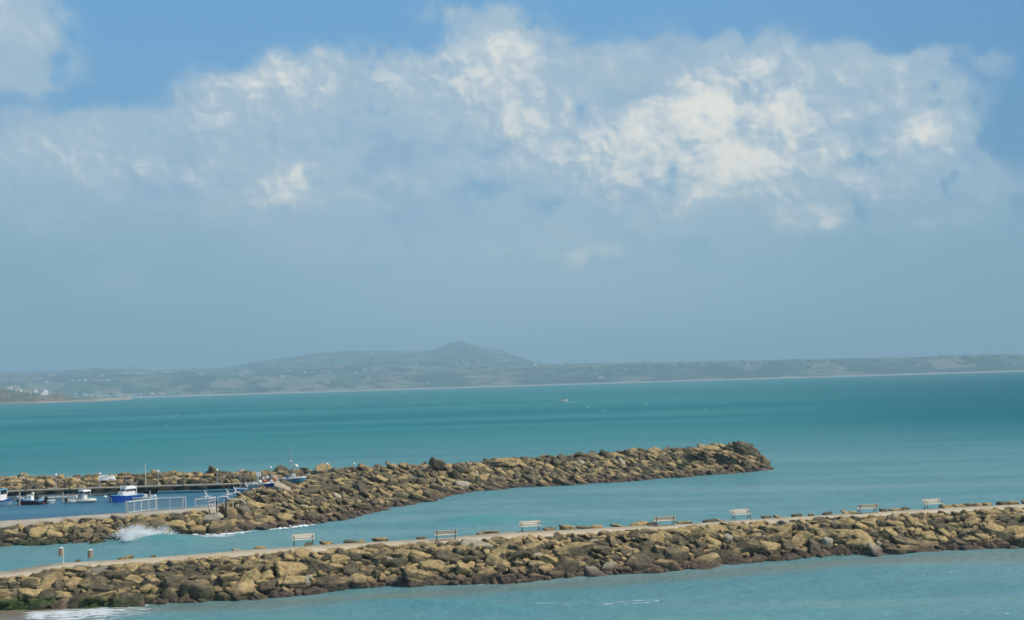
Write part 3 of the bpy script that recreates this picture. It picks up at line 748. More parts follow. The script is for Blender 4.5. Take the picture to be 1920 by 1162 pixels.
rock_mat = None
def rock_material():
    m, b, pb = newmat('limestone')
    geo = b.n('ShaderNodeNewGeometry'); pos = geo.outputs['Position']
    at = b.n('ShaderNodeAttribute', attribute_name='tone'); tone = at.outputs['Fac']
    sp = b.xyz(pos)
    shift = b.vmath('ADD', pos, b.comb(b.math('MULTIPLY', tone, 37.0), b.math('MULTIPLY', tone, 91.0), 0.0))
    big = b.noise(shift, 0.55, 4, 0.6)
    fine = b.noise(shift, 2.6, 8, 0.74)
    lay = b.noise(b.mapping(shift, rot=(0.25, 0.2, 0), scale=(.7, .7, 5.0)), 1.0, 5, 0.6, 0.5)
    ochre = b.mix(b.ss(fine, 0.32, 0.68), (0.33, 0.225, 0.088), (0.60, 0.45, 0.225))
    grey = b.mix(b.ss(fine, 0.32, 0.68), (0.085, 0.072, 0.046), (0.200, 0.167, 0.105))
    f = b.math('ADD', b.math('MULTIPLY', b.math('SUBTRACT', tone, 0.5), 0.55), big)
    # sun shading put into the colour: tops turn paler ochre, sides darker grey
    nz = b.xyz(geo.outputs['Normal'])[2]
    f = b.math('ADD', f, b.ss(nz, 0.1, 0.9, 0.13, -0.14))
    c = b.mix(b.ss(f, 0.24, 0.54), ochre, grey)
    c = b.mix(b.ss(lay, 0.56, 0.66, 0, .55), c, (0.13, 0.10, 0.055))
    rare = b.ss(tone, 0.965, 0.97)
    c = b.mix(b.math('MULTIPLY', rare, .75), c, (0.56, 0.49, 0.36))
    vor = b.n('ShaderNodeTexVoronoi', feature='F1'); b.link(b.vmath('ADD', shift, b.vmath('SCALE', b.noise(shift, 2.0, 3, color=True), scale=.5)), vor.inputs['Vector']); vor.inputs['Scale'].default_value = 2.3
    pit = b.ss(vor.outputs['Distance'], 0.05, 0.22, 1.0, 0.0)
    pit = b.math('MULTIPLY', pit, b.ss(fine, 0.48, 0.6))
    c = b.mix(b.math('MULTIPLY', pit, .6), c, (0.06, 0.045, 0.03))
    # wet weed-brown band at the tide line, green algae towards the beach end
    zz = b.math('ADD', sp[2], b.math('MULTIPLY', b.math('SUBTRACT', big, 0.5), -0.9))
    wet = b.ss(zz, 0.30, 0.85, 1.0, 0.0)
    c = b.mix(b.math('MULTIPLY', wet, .85), c, b.mix(b.ss(fine, .4, .6), (0.062, 0.048, 0.040), (0.15, 0.110, 0.085)))
    alg = b.ss(b.math('ADD', sp[0], b.math('MULTIPLY', sp[1], 0.28)), -8.0, 6.0, 1.0, 0.0)
    alg = b.math('MULTIPLY', b.math('MULTIPLY', alg, b.ss(sp[1], 96, 104, 1.0, .55)), b.ss(zz, 0.35, 0.95, 1.0, 0.0))
    alg = b.math('MULTIPLY', alg, b.ss(b.noise(pos, 0.35, 4), 0.40, 0.56))
    c = b.mix(alg, c, b.mix(b.ss(fine, .35, .65), (0.026, 0.045, 0.016), (0.080, 0.115, 0.028)))
    b.link(c, pb.inputs['Base Color'])
    pb.inputs['Roughness'].default_value = 0.92
    pb.inputs['Specular IOR Level'].default_value = 0.2
    hgt = b.math('ADD', b.math('MULTIPLY', fine, 0.7), b.math('MULTIPLY', lay, 0.5))
    hgt = b.math('SUBTRACT', hgt, b.math('MULTIPLY', pit, 0.35))
    bn = b.n('ShaderNodeBump'); bn.inputs['Strength'].default_value = 1.0; bn.inputs['Distance'].default_value = 0.34
    b.link(hgt, bn.inputs['Height']); b.link(bn.outputs[0], pb.inputs['Normal'])
    return m
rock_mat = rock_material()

ROCKS.sort(key=lambda r: -r['size'])
print('rocks', len(ROCKS), 'visible', sum(r['size'] > 0 for r in ROCKS), 'size at 300', ROCKS[299]['size'])
ORD = ['first', 'second', 'third', 'fourth', 'fifth', 'sixth', 'seventh', 'eighth', 'ninth', 'tenth', 'eleventh', 'twelfth', 'thirteenth', 'fourteenth', 'fifteenth', 'sixteenth', 'seventeenth', 'eighteenth']
def zone(r):
    x, s, y = r['px'], r['site'], r['py']
    def pick(t):
        for lim, txt in t:
            if x < lim: return txt
        return t[-1][1]
    if s in ('near', 'near_back'):
        return pick([(45, 'at the left picture edge'), (105, 'left of both litter bins'), (200, 'by the litter bins'), (330, 'right of the litter bins'), (510, 'left of the first bench'), (640, 'by the first bench'), (780, 'left of the second bench'), (890, 'by the second bench'), (955, 'left of the third bench'), (1040, 'by the third bench'),
                     (1200, 'left of the fourth bench'), (1290, 'by the fourth bench'), (1350, 'left of the fifth bench'), (1430, 'by the fifth bench'), (1590, 'left of the sixth bench'), (1665, 'by the sixth bench'), (1715, 'left of the last bench'), (1785, 'by the last bench'), (1860, 'right of the last bench'), (9999, 'at the right picture edge')])
    if s == 'arm':
        return pick([(100, 'on the inner mole at far left'), (230, 'left of the spray'), (330, 'below the white railing'), (9999, 'below the rusty gate')])
    if s in ('breakwater', 'crest', 'tip'):
        return pick([(480, 'right of the rusty gate'), (560, 'below the masted boat'), (640, 'right of the masted boat'), (720, 'on the broad breakwater part'), (800, 'left of the upright spike rock'), (850, 'by the upright spike rock'), (950, 'right of the upright spike rock'), (1060, 'on the middle breakwater'), (1200, 'on the narrow breakwater arm'), (1300, 'left of the breakwater head'), (9999, 'on the breakwater head')])
    return pick([(60, 'behind the blue cabin boat at left'), (140, 'behind the moored dinghies'), (210, 'behind the white inflatable'), (280, 'behind the blue motor boat'), (420, 'behind the empty harbour jetty'), (9999, 'behind the small boats at the mole')])
def rowname(r):
    t = r['row']
    if r['site'] == 'near_back': return 'on the back edge of the path'
    if r['site'] in ('crest',): return 'on the crest'
    if t > .86: return 'on top' if r['site'] != 'near' else 'at the path edge'
    return 'high on the slope' if t > .58 else ('halfway down' if t > .28 else 'at the waterline')
def describe(r):
    t = r['tone']; col = 'pale ochre' if t < .22 else 'ochre' if t < .48 else 'brownish' if t < .72 else 'olive grey' if t < .965 else 'whitish'
    d = r['dims']; ratio = d[2] / d[0]
    shp = 'flat' if ratio < .45 else 'long' if ratio < .56 else 'angular' if ratio < .74 else 'chunky'
    sz = 'huge' if r['size'] > 78 else 'big' if r['size'] > 56 else 'small' if r['size'] < 30 else ''
    return f"{sz} {shp} {col} boulder {rowname(r)}, {zone(r)}".strip()
IND = [r for r in ROCKS if r['size'] > 0][:300]
names = {}
for r in IND: names.setdefault(describe(r), []).append(r)
for k, L in names.items():
    L.sort(key=lambda r: r['px'])
    for i, r in enumerate(L):
        r['label'] = k if len(L) == 1 else f"{'leftmost' if i == 0 else 'rightmost' if i == len(L) - 1 and len(L) > 2 else 'right-hand' if len(L) == 2 else ORD[i]} {k}"
SITEG = {'near': 'boulders of the near mole', 'near_back': 'boulders of the near mole', 'arm': 'boulders of the inner mole', 'breakwater': 'boulders of the breakwater', 'crest': 'boulders of the breakwater', 'tip': 'boulders of the breakwater', 'outer': 'boulders of the outer harbour arm'}
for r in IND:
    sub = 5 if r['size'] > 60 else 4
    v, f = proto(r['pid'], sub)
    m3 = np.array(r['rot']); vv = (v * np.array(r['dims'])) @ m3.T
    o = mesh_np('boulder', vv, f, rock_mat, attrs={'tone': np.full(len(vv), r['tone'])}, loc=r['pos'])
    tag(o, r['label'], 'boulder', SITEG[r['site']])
ids = set(id(r) for r in IND)
Vs, Fs, Ts, nb = [], [], [], 0
for r in ROCKS:
    if id(r) in ids: continue
    v, f = proto(r['pid'], 4 if r['size'] > 32 else 3)
    vv = (v * np.array(r['dims'])) @ np.array(r['rot']).T + np.array(r['pos'])
    Vs.append(vv); Fs.append(f + nb); Ts.append(np.full(len(vv), r['tone'])); nb += len(vv)
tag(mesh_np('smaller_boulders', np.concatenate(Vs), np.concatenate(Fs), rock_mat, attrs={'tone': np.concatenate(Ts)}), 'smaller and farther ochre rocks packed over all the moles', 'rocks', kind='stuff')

# rubble cores under the boulders and the concrete paths
def strip(name, lines, mat, sub=1, rough=0.0, **kw):
    n = len(lines[0]); V = []; Fc = []
    for ln in lines: V += [tuple(p) for p in ln]
    for i in range(len(lines) - 1):
        for k in range(n - 1): Fc.append([i*n + k, i*n + k + 1, (i+1)*n + k + 1, (i+1)*n + k])
    o = mesh_np(name, np.array(V), Fc, mat, smooth=True)
    return o
core_mat = paint('rubble', (0.075, 0.058, 0.040), 0.95, 0.3, 2.0, spec=0.1)  # colour darkened to paint deeper shade into the gaps between boulders
def shift(ps, dx=0, dy=0, dz=0): return [p + Vector((dx, dy, dz)) for p in ps]
def outw(A, B, k, dz):   # move A away from B horizontally by k
    o_ = []
    for a, b in zip(A, B):
        d = a - b; d.z = 0; d.normalize(); q = a + d * k; q.z = a.z + dz; o_.append(q)
    return o_
def inw(A, B, f, dz): return [a.lerp(b, f) + Vector((0, 0, dz)) for a, b in zip(A, B)]
nFd = shift(nF, dz=-.45)
o = strip('rubble_mound', [outw(nW, nF, .3, -1.2), shift(nW, dz=-.35), inw(nW, nFd, .5, -.15), nFd, shift(nB, dz=-.6), outw(nB, nF, 5, -3.4)], core_mat); tag(o, kind='structure')
bk = [c + (c - w).normalized() * 1.0 for c, w in zip(mC, mW)]
bk1, bk2 = outw(mC, mW, 2.2, -.8), outw(mC, mW, 7.5, -4.5)
for i in range(len(mC)):
    if i > cut and proj(mC[i])[0] < 640: bk1[i] = outw([mC[i]], [mW[i]], .5, -.7)[0]; bk2[i] = outw([mC[i]], [mW[i]], 1.2, -3.5)[0]
for i in range(cut + 1): bk1[i].z = mC[i].z - .5; bk2[i] = outw([mC[i]], [mW[i]], 2.9, -3)[0]; bk1[i] = outw([mC[i]], [mW[i]], 2.6, -.5)[0]
o = strip('rubble_mound', [outw(mW, mC, .3, -1.2), shift(mW, dz=-.4), inw(mW, mC, .5, -.6), shift(mC, dz=-.6), bk1, bk2], core_mat); tag(o, kind='structure')
o = strip('rubble_mound', [shift(oW, dz=-1.5), shift(oW, dz=-.2), shift(oC, dz=-.8), outw(oC, oW, 3, -1.2), outw(oC, oW, 9, -5)], core_mat); tag(o, kind='structure')

def concrete(name, base, lightc):
    m, b, pb = newmat(name)
    geo = b.n('ShaderNodeNewGeometry'); pos = geo.outputs['Position']
    n1 = b.noise(pos, 0.6, 5, 0.6); n2 = b.noise(pos, 4.0, 6, 0.7)
    c = b.mix(b.ss(n1, 0.35, 0.65), base, lightc)
    c = b.mix(b.ss(n2, 0.5, 0.75, 0, .5), c, tuple(v * .55 for v in base))
    b.link(c, pb.inputs['Base Color']); pb.inputs['Roughness'].default_value = .9; pb.inputs['Specular IOR Level'].default_value = .2
    bn = b.n('ShaderNodeBump'); bn.inputs['Strength'].default_value = .5; bn.inputs['Distance'].default_value = .03
    b.link(n2, bn.inputs['Height']); b.link(bn.outputs[0], pb.inputs['Normal'])
    return m
path_mat = concrete('path_concrete', (0.50, 0.405, 0.265), (0.62, 0.52, 0.36))
nF2 = [f + (f - b).normalized() * .25 for f, b in zip(nF, nB)]
o = strip('path', [shift(nF2, dz=-.7), shift(nF2, dz=-.04), nF, nB, shift(nB, dz=-.7)], path_mat); tag(o, kind='structure')
quay_mat = concrete('quay_concrete', (0.38, 0.33, 0.25), (0.50, 0.45, 0.36))
qx = [-180, -60, 0, 60, 118, 180, 235, 300, 345, 390, 430, 452]
QF = [(-180, 989), (0, 981), (118, 972), (177, 968.5), (250, 964), (320, 961), (390, 955), (430, 951), (452, 944)]
QB = [(-180, 984), (0, 975.5), (118, 968), (177, 963.5), (250, 958.5), (320, 953.5), (390, 948), (430, 938), (452, 930)]
qF, qB = polyline([(a, b) for a, b in px_table(QF, qx)], 1.95), polyline([(a, b) for a, b in px_table(QB, qx)], 1.95)
o = strip('path', [shift(qF, dz=-.8), qF, qB, shift(qB, dz=-3.2)], quay_mat); tag(o, kind='structure')

# harbour basin: darker, sheltered water as its own sheet
hx = [-260, 0, 150, 300, 450, 560]
hW = px_table(OW, hx)
near_edge = [(-260, 996), (0, 984), (177, 972), (320, 961), (452, 938), (560, 905)]
A_ = [P(a, b + 8, .13) for a, b in hW]; B_ = [P(a, b, .03) for a, b in near_edge]
# stay behind the inner mole's crest line: the basin edge is under its quay
B_ = [Vector((p.x, p.y, .13)) for p in [qB[0], qB[2], qB[5], qB[7], qB[11] + Vector((0.5, 3, 0)), P(540, 912, .13)]]
A_ = shift(A_, dy=1.5)
V = []; 
for t in np.linspace(0, 1, 30):
    for a, b in zip(A_, B_): V.append(tuple(a.lerp(b, t)))
n = len(A_)
Fc = [[i*n + k, i*n + k + 1, (i+1)*n + k + 1, (i+1)*n + k] for i in range(29) for k in range(n - 1)]
Fc = [q[::-1] for q in Fc]
tag(mesh_np('harbour_water', np.array(V), Fc, sea_material('harbour_basin', True)), kind='structure')
#====================================================================== STREET FURNITURE ON THE NEAR MOLE
M_wood = paint('bleached_wood', (0.84, 0.71, 0.53), 0.8, 0.15, 9.0, spec=.2, bump=.3)
M_woodb = paint('brown_wood', (0.50, 0.37, 0.25), 0.8, 0.22, 9.0, spec=.2, bump=.3)
M_iron = paint('cast_iron', (0.10, 0.10, 0.115), 0.55, 0.2, 12, spec=.4)
M_white = paint('white_paint', (0.80, 0.80, 0.77), 0.4, 0.07, 8)
M_cream = paint('cream_paint', (0.74, 0.68, 0.50), 0.5, 0.10, 8)
M_rust = paint('rusty_iron', (0.32, 0.11, 0.035), 0.85, 0.35, 14, spec=.2, bump=.5)
M_dark = paint('dark_steel', (0.055, 0.045, 0.04), 0.6, 0.2, 12)
M_galv = paint('galvanised_steel', (0.50, 0.52, 0.53), 0.45, 0.12, 10, metal=.4)
def path_dir(px):
    a = px_table(NF, [px - 60])[0]; b = px_table(NF, [px + 60])[0]
    d = P(b[0], b[1], b[2]) - P(a[0], a[1], a[2]); return math.atan2(d.y, d.x)
def bench(name_loc, rz, label):
    r = empty('park_bench', name_loc, rz); tag(r, label, 'bench', 'wooden park benches along the mole')
    Wd = 1.82
    # slats: two boards of backrest (leaning back, +y is the back), four of seat
    for k in range(4):
        MB().box((0, -.30 + k * .125, .445 + (.012 if k == 0 else 0)), (Wd, .108, .035)).build('seat_slat', M_wood, r, bevel=.008)
    ang = R(16); q = Matrix.Rotation(-ang, 3, 'X')
    for k, zc in enumerate((.60, .765)):
        y = .19 + (zc - .45) * math.tan(ang)
        MB().box((0, y, zc), (Wd, .035, .142), q).build('back_slat', M_wood if k else M_wood, r, bevel=.008)
    for sx in (-1, 1):
        x = sx * (Wd / 2 - .16)
        m = MB()
        m.tube([(x, -.36, .0), (x, -.24, .22), (x, -.27, .425)], .032, 8)
        m.tube([(x, .30, .0), (x, .12, .22), (x, .20, .44), (x, .245, .62), (x, .31, .84)], .032, 8)
        m.tube([(x, -.27, .42), (x, .0, .405), (x, .20, .42)], .028, 8)
        m.tube([(x, -.24, .22), (x, .12, .22)], .022, 8)
        m.box((x, -.37, .015), (.10, .14, .03)); m.box((x, .31, .015), (.10, .14, .03))
        m.build('leg_frame', M_iron, r, smooth=False)
        a = MB().tube([(x, -.29, .43), (x, -.33, .60), (x, -.20, .655), (x, .05, .65), (x, .24, .67)], .024, 8)
        a.build('armrest', M_iron, r)
    return r
for (x, y, face, lab) in [
    (569, 1020.5, 0, 'bleached wooden bench seen from its seat side, nearest the left end of the mole'),
    (836.5, 1012.0, 1, 'brownish bench showing its back, second from the left on the near mole'),
    (995, 995.0, 0, 'pale bench with seat towards the viewer, third from the left'),
    (1246, 985.0, 1, 'bench with its slatted back to the viewer, midway along the near mole'),
    (1390, 972.5, 0, 'pale bench facing the viewer, fifth from the left on the mole path'),
    (1626.5, 961.5, 1, 'far bench seen from behind, sixth from the left on the mole path'),
    (1750, 952.5, 0, 'farthest bench, facing the viewer at the right end of the mole')]:
    zz = px_table(NF, [x])[0][2]
    p = P(x, y, zz)
    yaw = path_dir(x) * .75 + (R(5) if face == 0 else R(-2))
    # seat side bench: its front looks towards the viewer (-y); the others are turned round
    bench(p, yaw if face == 0 else yaw + math.pi, lab)
def litter_bin(px, py, rz, postmat, lab, twin):
    z = px_table(NF, [px])[0][2]; p = P(px, py, z)
    r = empty('litter_bin', p, rz); tag(r, lab, 'litter bin', 'brown slatted litter bins on posts')
    MB().tube([(0, 0, 0), (0, 0, 1.16)], .028, 10).box((0, 0, .01), (.18, .18, .02)).build('post', postmat, r)
    b = MB(); cx, cy, rr = (-.20, 0.02, .17)
    if twin: cx = 0.04; cy = -.05
    for k in range(14):
        a = 2 * math.pi * k / 14
        b.box((cx + rr * math.cos(a), cy + rr * math.sin(a), .86), (.060, .018, .60), Matrix.Rotation(a + math.pi / 2, 3, 'Z'))
    b.build('slatted_body', M_woodb, r)
    MB().tube([(cx, cy, .58), (cx, cy, 1.12)], .150, 16).build('liner', M_galv, r)
    MB().tube([(cx, cy, 1.15), (cx, cy, 1.19)], .185, 16).ball((cx, cy, 1.19), .10, 12, 6, .45).build('lid', M_white, r)
    MB().box((cx * .5, cy * .5, .95), (abs(cx) + .05, .03, .04)).box((cx * .5, cy * .5, .72), (abs(cx) + .05, .03, .04)).build('bracket', postmat, r)
litter_bin(119, 1054.2, R(0), M_white, 'brown slatted litter bin hung left of a white post, left one of two', False)
litter_bin(168.5, 1058.5, R(0), M_galv, 'brown slatted litter bin centred on a thin grey post, right one of two', True)

#====================================================================== INNER MOLE RAILINGS
def railing(pts, h, posts_at, name, label, mat=M_white, double=(), infill=True, group=None):
    """pts world ground points; posts at fractions of the run"""
    r = empty(name, pts[0]); tag(r, label, 'railing', group)
    o0 = Vector(pts[0]); rel = [Vector(p) - o0 for p in pts]
    L = [0]
    for a, b in zip(rel, rel[1:]): L.append(L[-1] + (b - a).length)
    def at(s):
        s *= L[-1]
        for i in range(len(L) - 1):
            if s <= L[i + 1] + 1e-6: return rel[i].lerp(rel[i + 1], (s - L[i]) / (L[i + 1] - L[i]))
        return rel[-1]
    up = Vector((0, 0, 1))
    for f, w in posts_at:
        p = at(f); MB().bar(p, p + up * h, w).build('post', mat, r)
    m = MB()
    for a, b in zip(rel, rel[1:]):
        m.bar(a + up * (h - .04), b + up * (h - .04), .10)
    m.build('top_rail', mat, r)
    m = MB()
    for a, b in zip(rel, rel[1:]): m.bar(a + up * .12, b + up * .12, .05)
    m.build('bottom_rail', mat, r)
    if infill:
        m = MB(); n = int(L[-1] / .085)
        for i in range(1, n):
            p = at(i / n); m.bar(p + up * .13, p + up * (h - .06), .016)
        k = .30
        while k < h - .1:
            for a, b in zip(rel, rel[1:]): m.bar(a + up * k, b + up * k, .014)
            k += .17
        m.build('mesh_panel', M_galv, r)
    return r
zq = 1.95
ra = [P(236, 961, zq), P(241, 961.5, zq), P(297, 954.5, zq), P(348, 952.5, zq)]
railing(ra, 1.32, [(0, .10), (.045, .13), (.17, .06), (.29, .07), (.42, .06), (.545, .11), (.76, .06), (.96, .09), (1, .09)], 'railing',
        'long white railing with mesh panels at the edge of the inner mole')
rb = [P(366, 949.5, zq), P(391, 948, zq), P(404, 945.5, zq)]
railing(rb, .92, [(0, .07), (.98, .06)], 'railing', 'short low white railing just left of the rusty gate')
# gate of old iron posts
g = empty('iron_gate', P(407, 952, zq)); tag(g, 'rusty iron gate posts with a pale top bar closing the inner mole', 'gate')
o0 = Vector(g.location)
def gp(px, pyb, pyt, w, mat, name='post'):
    dd_ = o0.xy.length - 2.6; b = PD(px, pyb, dd_); t = PD(px, pyt, dd_)
    return MB().bar(b - o0, Vector((b.x, b.y, t.z)) - o0, w).build(name, mat, g)
gp(391.7, 956, 938.5, .10, M_cream); gp(393, 969, 955, .12, M_rust, 'post_foot')
gp(406.5, 964, 934, .10, M_dark); gp(424, 963, 933, .11, M_dark); gp(426.5, 962, 940, .07, M_cream)
gp(415, 958, 936, .06, M_rust, 'bar'); gp(409.5, 950, 935, .05, M_galv, 'bar'); gp(421, 951, 935, .08, M_cream, 'bar')
dg = o0.xy.length - 2.6
def gt(pl): return [PD(a, b, dg) - o0 for a, b in pl]
MB().tube(gt([(407, 937), (408.5, 932), (413, 930.5), (424, 930), (429, 932)]), .06, 8).build('top_bar', M_white, g)
MB().tube(gt([(391, 938.5), (399, 937), (406, 936)]), .05, 6).build('side_bar', M_cream, g)
MB().tube(gt([(408, 951), (416, 950), (424, 950)]), .04, 6).build('side_bar', M_rust, g)
c = empty('curved_pipe_rail', P(440, 948, 2.0)); tag(c, 'pale curved pipe rail arching down onto the dark rocks, right of gate', 'railing')
o1 = Vector(c.location); dc = o1.xy.length - 1.0
def ct(pl): return [PD(a, b, dc) - o1 for a, b in pl]
MB().tube(ct([(427, 934), (433, 936), (443, 935), (452, 936), (457, 939), (459.5, 943), (459, 948)]), .075, 8).build('arched_pipe', M_cream, c)
MB().tube(ct([(436.5, 938), (436.8, 952)]), .055, 8).box(ct([(435, 953)])[0], (.5, .3, .15)).build('post', M_cream, c)
MB().tube(ct([(427.5, 934), (428, 946), (427.5, 962)]), .04, 8).build('post', M_rust, c)

#====================================================================== HARBOUR: JETTY, LAMPS, BOATS
M_deck = paint('weathered_deck', (0.42, 0.36, 0.27), 0.85, 0.25, 3.0, spec=.2)
M_pile = paint('concrete_pile', (0.50, 0.44, 0.33), 0.8, 0.25, 4.0, spec=.2)
M_tarred_shade = paint('tarred_timber_and_shade', (0.05, 0.042, 0.035), 0.9, 0.3, 3.0, spec=.2)  # dark floats and hull, also the painted shade beneath the jetty
def along(tab, x, z): 
    a = px_table(tab, [x])[0]; return P(a[0], a[1], z)
JT = [(-80, 927), (0, 921), (40, 919), (100, 917), (170, 914.5), (240, 912.5), (300, 910.5), (380, 908.5), (440, 906.5), (500, 904)]
def jpt(x, z=1.25): return along(JT, x, z)
j = empty('jetty', (0, 0, 0)); tag(j, 'long weathered timber jetty on pale piles below the outer rocks', 'jetty')
def deckstrip(xs_, w, z, th):
    m = MB()
    for a, b in zip(xs_, xs_[1:]):
        pa, pb_ = jpt(a, z), jpt(b, z); d = (pb_ - pa).normalized(); nrm = Vector((-d.y, d.x, 0))
        b0 = len(m.v)
        for p in (pa, pb_):
            for (o_, zz) in ((0, 0), (w, 0), (w, -th), (0, -th)): m.v.append(tuple(p + nrm * o_ + Vector((0, 0, zz))))
        m.f += [[b0, b0+4, b0+5, b0+1], [b0+1, b0+5, b0+6, b0+2], [b0+2, b0+6, b0+7, b0+3], [b0+3, b0+7, b0+4, b0], [b0, b0+1, b0+2, b0+3], [b0+4, b0+7, b0+6, b0+5]]
    return m
jx = [-80, 0, 40, 100, 170, 240, 300, 380, 440, 500]
deckstrip(jx, 2.0, 1.25, .16).build('deck', M_deck, j)
for x in [-30, 6, 20.5, 47, 72, 89, 96, 99, 116, 128, 141, 145, 167, 192, 195, 182, 210, 264, 290, 317, 344, 371, 396, 405, 432, 470]:
    p = jpt(x, 0) ; MB().bar(p + Vector((0, -.05, -1.2)), p + Vector((0, -.05, 1.06 if x % 3 else 1.22)), .20 if x % 2 else .26).build('pile', M_pile, j)
m = MB()
for a, b in ((290, 317), (317, 343), (395, 430)):
    m.bar(jpt(a, 1.08) + Vector((0, -.12, 0)), jpt(b, 1.08) + Vector((0, -.12, 0)), .16, .20)
m.build('white_edge_beam', M_cream, j)
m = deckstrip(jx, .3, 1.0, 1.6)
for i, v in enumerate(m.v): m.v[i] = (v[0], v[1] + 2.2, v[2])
m.build('underdeck_shade', M_tarred_shade, j)  # dark sheet added to stand in for the shade under the deck
pn = empty('floating_pontoon', (0, 0, 0)); tag(pn, 'low grey floating walkway in front of the jetty behind the boats', 'pontoon')
PT = [(-80, 936), (0, 932), (100, 928.5), (215, 924), (262, 922)]
for a, b in zip(PT, PT[1:]):
    pa, pb_ = P(a[0], a[1], .38), P(b[0], b[1], .38)
    d = (pb_ - pa).normalized(); q = d.to_track_quat('X', 'Z').to_matrix()
    MB().box((pa + pb_) / 2 + Vector((0, .5, -.10)), ((pb_ - pa).length - .2, 1.0, .16), q).build('deck_section', M_deck, pn)
    MB().box((pa + pb_) / 2 + Vector((0, .5, -.30)), ((pb_ - pa).length - .6, .8, .24), q).build('float', M_tarred_shade, pn)
M_globe, bb, pbb = newmat('lamp_globe'); pbb.inputs['Base Color'].default_value = (.92, .92, .9, 1); pbb.inputs['Roughness'].default_value = .25
for i, (x, yt, lab) in enumerate([(100, 890, 'globe lamp behind the red-hulled boat, leftmost of the row'), (183, 887.5, 'globe lamp post between white inflatable and blue motor boat'), (293, 883, 'globe lamp above the left end of the white railing'), (404, 880.5, 'globe lamp straight behind the rusty gate'),
                      (508, 875.5, 'globe lamp left of the tall mast among small boats'), (614, 869.5, 'globe lamp standing in the rocks right of the tall mast'), (664.5, 869, 'slim globe lamp, rightmost of the row, on ochre rocks')]):
    base = jpt(x, 1.25) + Vector((0, .9, 0)) if x < 480 else P(x, [904, 893, 887][(i - 4)], 2.4 if x > 600 else 1.3)
    top = PD(x, yt, base.xy.length)
    h = top.z - base.z
    r = empty('lamp_post', base); tag(r, lab, 'lamp', 'globe lamps along the outer arm')
    MB().tube([(0, 0, 0), (0, 0, h - .1)], .065, 8, .045).build('pole', M_galv, r)
    MB().tube([(0, 0, -.05), (0, 0, .25)], .12, 8).build('base', M_galv, r)
    MB().ball((0, 0, h), .17, 14, 10).build('globe', M_globe, r, smooth=True)
for i, (x, yt, yb, lab) in enumerate([(49.5, 891, 918, 'thin dark pole left of the grey boulder on the outer arm'), (130.5, 891, 916, 'thin dark pole right of the leftmost lamp'), (343, 881.5, 909, 'thin dark pole over the empty part of the jetty'), (457, 881, 906, 'thin dark pole above the leaning white spar'), (562.5, 874, 896, 'dark pole right of the tall masted blue boat')]):
    base = P(x, yb, 1.25); top = PD(x, yt, base.xy.length)
    r = empty('thin_pole', base); tag(r, lab, 'pole', 'dark poles along the outer arm')
    MB().tube([(0, 0, -.3), (0, 0, top.z - base.z)], .055, 6, .035).build('shaft', M_dark, r)
    MB().tube([(0, 0, -.3), (0, 0, .12)], .12, 8).build('foot', M_dark, r)
for i, (x, yt, yb, lab) in enumerate([(36.5, 921, 949, 'brown mooring pile between the cabin boat and red-hulled boat'), (117.5, 922, 941, 'brown mooring pile in front of the long white boat'), (127.5, 925, 943, 'thin brown mooring pile beside the small inflatable'), (206.5, 926, 940, 'dark stubby mooring pile left of the blue motor boat'), (281, 919, 938, 'brown mooring pile right of the pale boat beside the blue one')]):
    base = P(x, yb, 0); top = PD(x, yt, base.xy.length)
    r = empty('mooring_pile', base); tag(r, lab, 'mooring pile', 'mooring piles of the small harbour')
    MB().tube([(0, 0, -1), (0, 0, top.z)], .12, 8, .10).build('pile', M_pile if i != 3 else M_dark, r); MB().tube([(0, 0, top.z), (0, 0, top.z + .05)], .13, 8).build('cap', M_dark, r)

def hull_mb(L, B, H, sheer=.35, flare=.25, keel=-.3, n=15, stern=.82, zlo=None, zhi=None):
    """open hull skin from port gunwale under the keel to starboard; bow at +x"""
    rings = []
    for i in range(n):
        u = i / (n - 1); x = -L / 2 + L * u
        hb = B / 2 * (stern + (1 - stern) * math.sin(math.pi * min(1, u * 1.25) * .5)) * (1 - max(0, (u - .45) / .55) ** 2.3)
        hb = max(hb, .015)
        zt = H + sheer * max(0, u - .2) ** 1.8
        zk = keel + (zt - keel) * max(0, (u - .72) / .28) ** 2.6 * .8
        ring = []
        for k in range(-5, 6):
            a = abs(k) / 5; sgn = -1 if k < 0 else 1
            yy = hb * (a ** .55) * (1 - flare * (1 - a))
            zz = zk + (zt - zk) * (a ** 1.7)
            ring.append((x + (zt - zz) * -.25 * max(0, u - .7), sgn * yy, zz))
        rings.append(ring)
    m = MB(); m.loft(rings, close=False, caps=False)
    b = 0; m.f.append(list(range(0, 11)))      # transom
    return m, rings
def deck_mb(rings, dz=-.06, th=0.0):
    m = MB()
    for i in range(len(rings) - 1):
        a, b_, c_, d = rings[i][0], rings[i][-1], rings[i + 1][-1], rings[i + 1][0]
        k = len(m.v); m.v += [(a[0], a[1] * .94, a[2] + dz), (b_[0], b_[1] * .94, b_[2] + dz), (c_[0], c_[1] * .94, c_[2] + dz), (d[0], d[1] * .94, d[2] + dz)]
        m.f.append([k, k + 1, k + 2, k + 3])
    return m
def rim_mb(rings, w=.05):
    m = MB()
    m.tube([Vector(r[0]) for r in rings] , w, 6); m.tube([Vector(r[-1]) for r in rings], w, 6)
    m.tube([Vector(rings[0][0]), Vector(rings[0][-1])], w, 6)
    return m
M_blue = paint('blue_gelcoat', (0.015, 0.10, 0.48), 0.25, 0.06, 2)
M_lblue = paint('light_blue_paint', (0.10, 0.38, 0.62), 0.35, 0.1, 4)
M_red = paint('dark_red_paint', (0.13, 0.035, 0.055), 0.4, 0.15, 4)
M_orange = paint('orange_paint', (0.62, 0.16, 0.05), 0.5, 0.1, 4)
M_glass = paint('dark_glass', (0.03, 0.035, 0.04), 0.12, 0.1, 2, spec=.6)
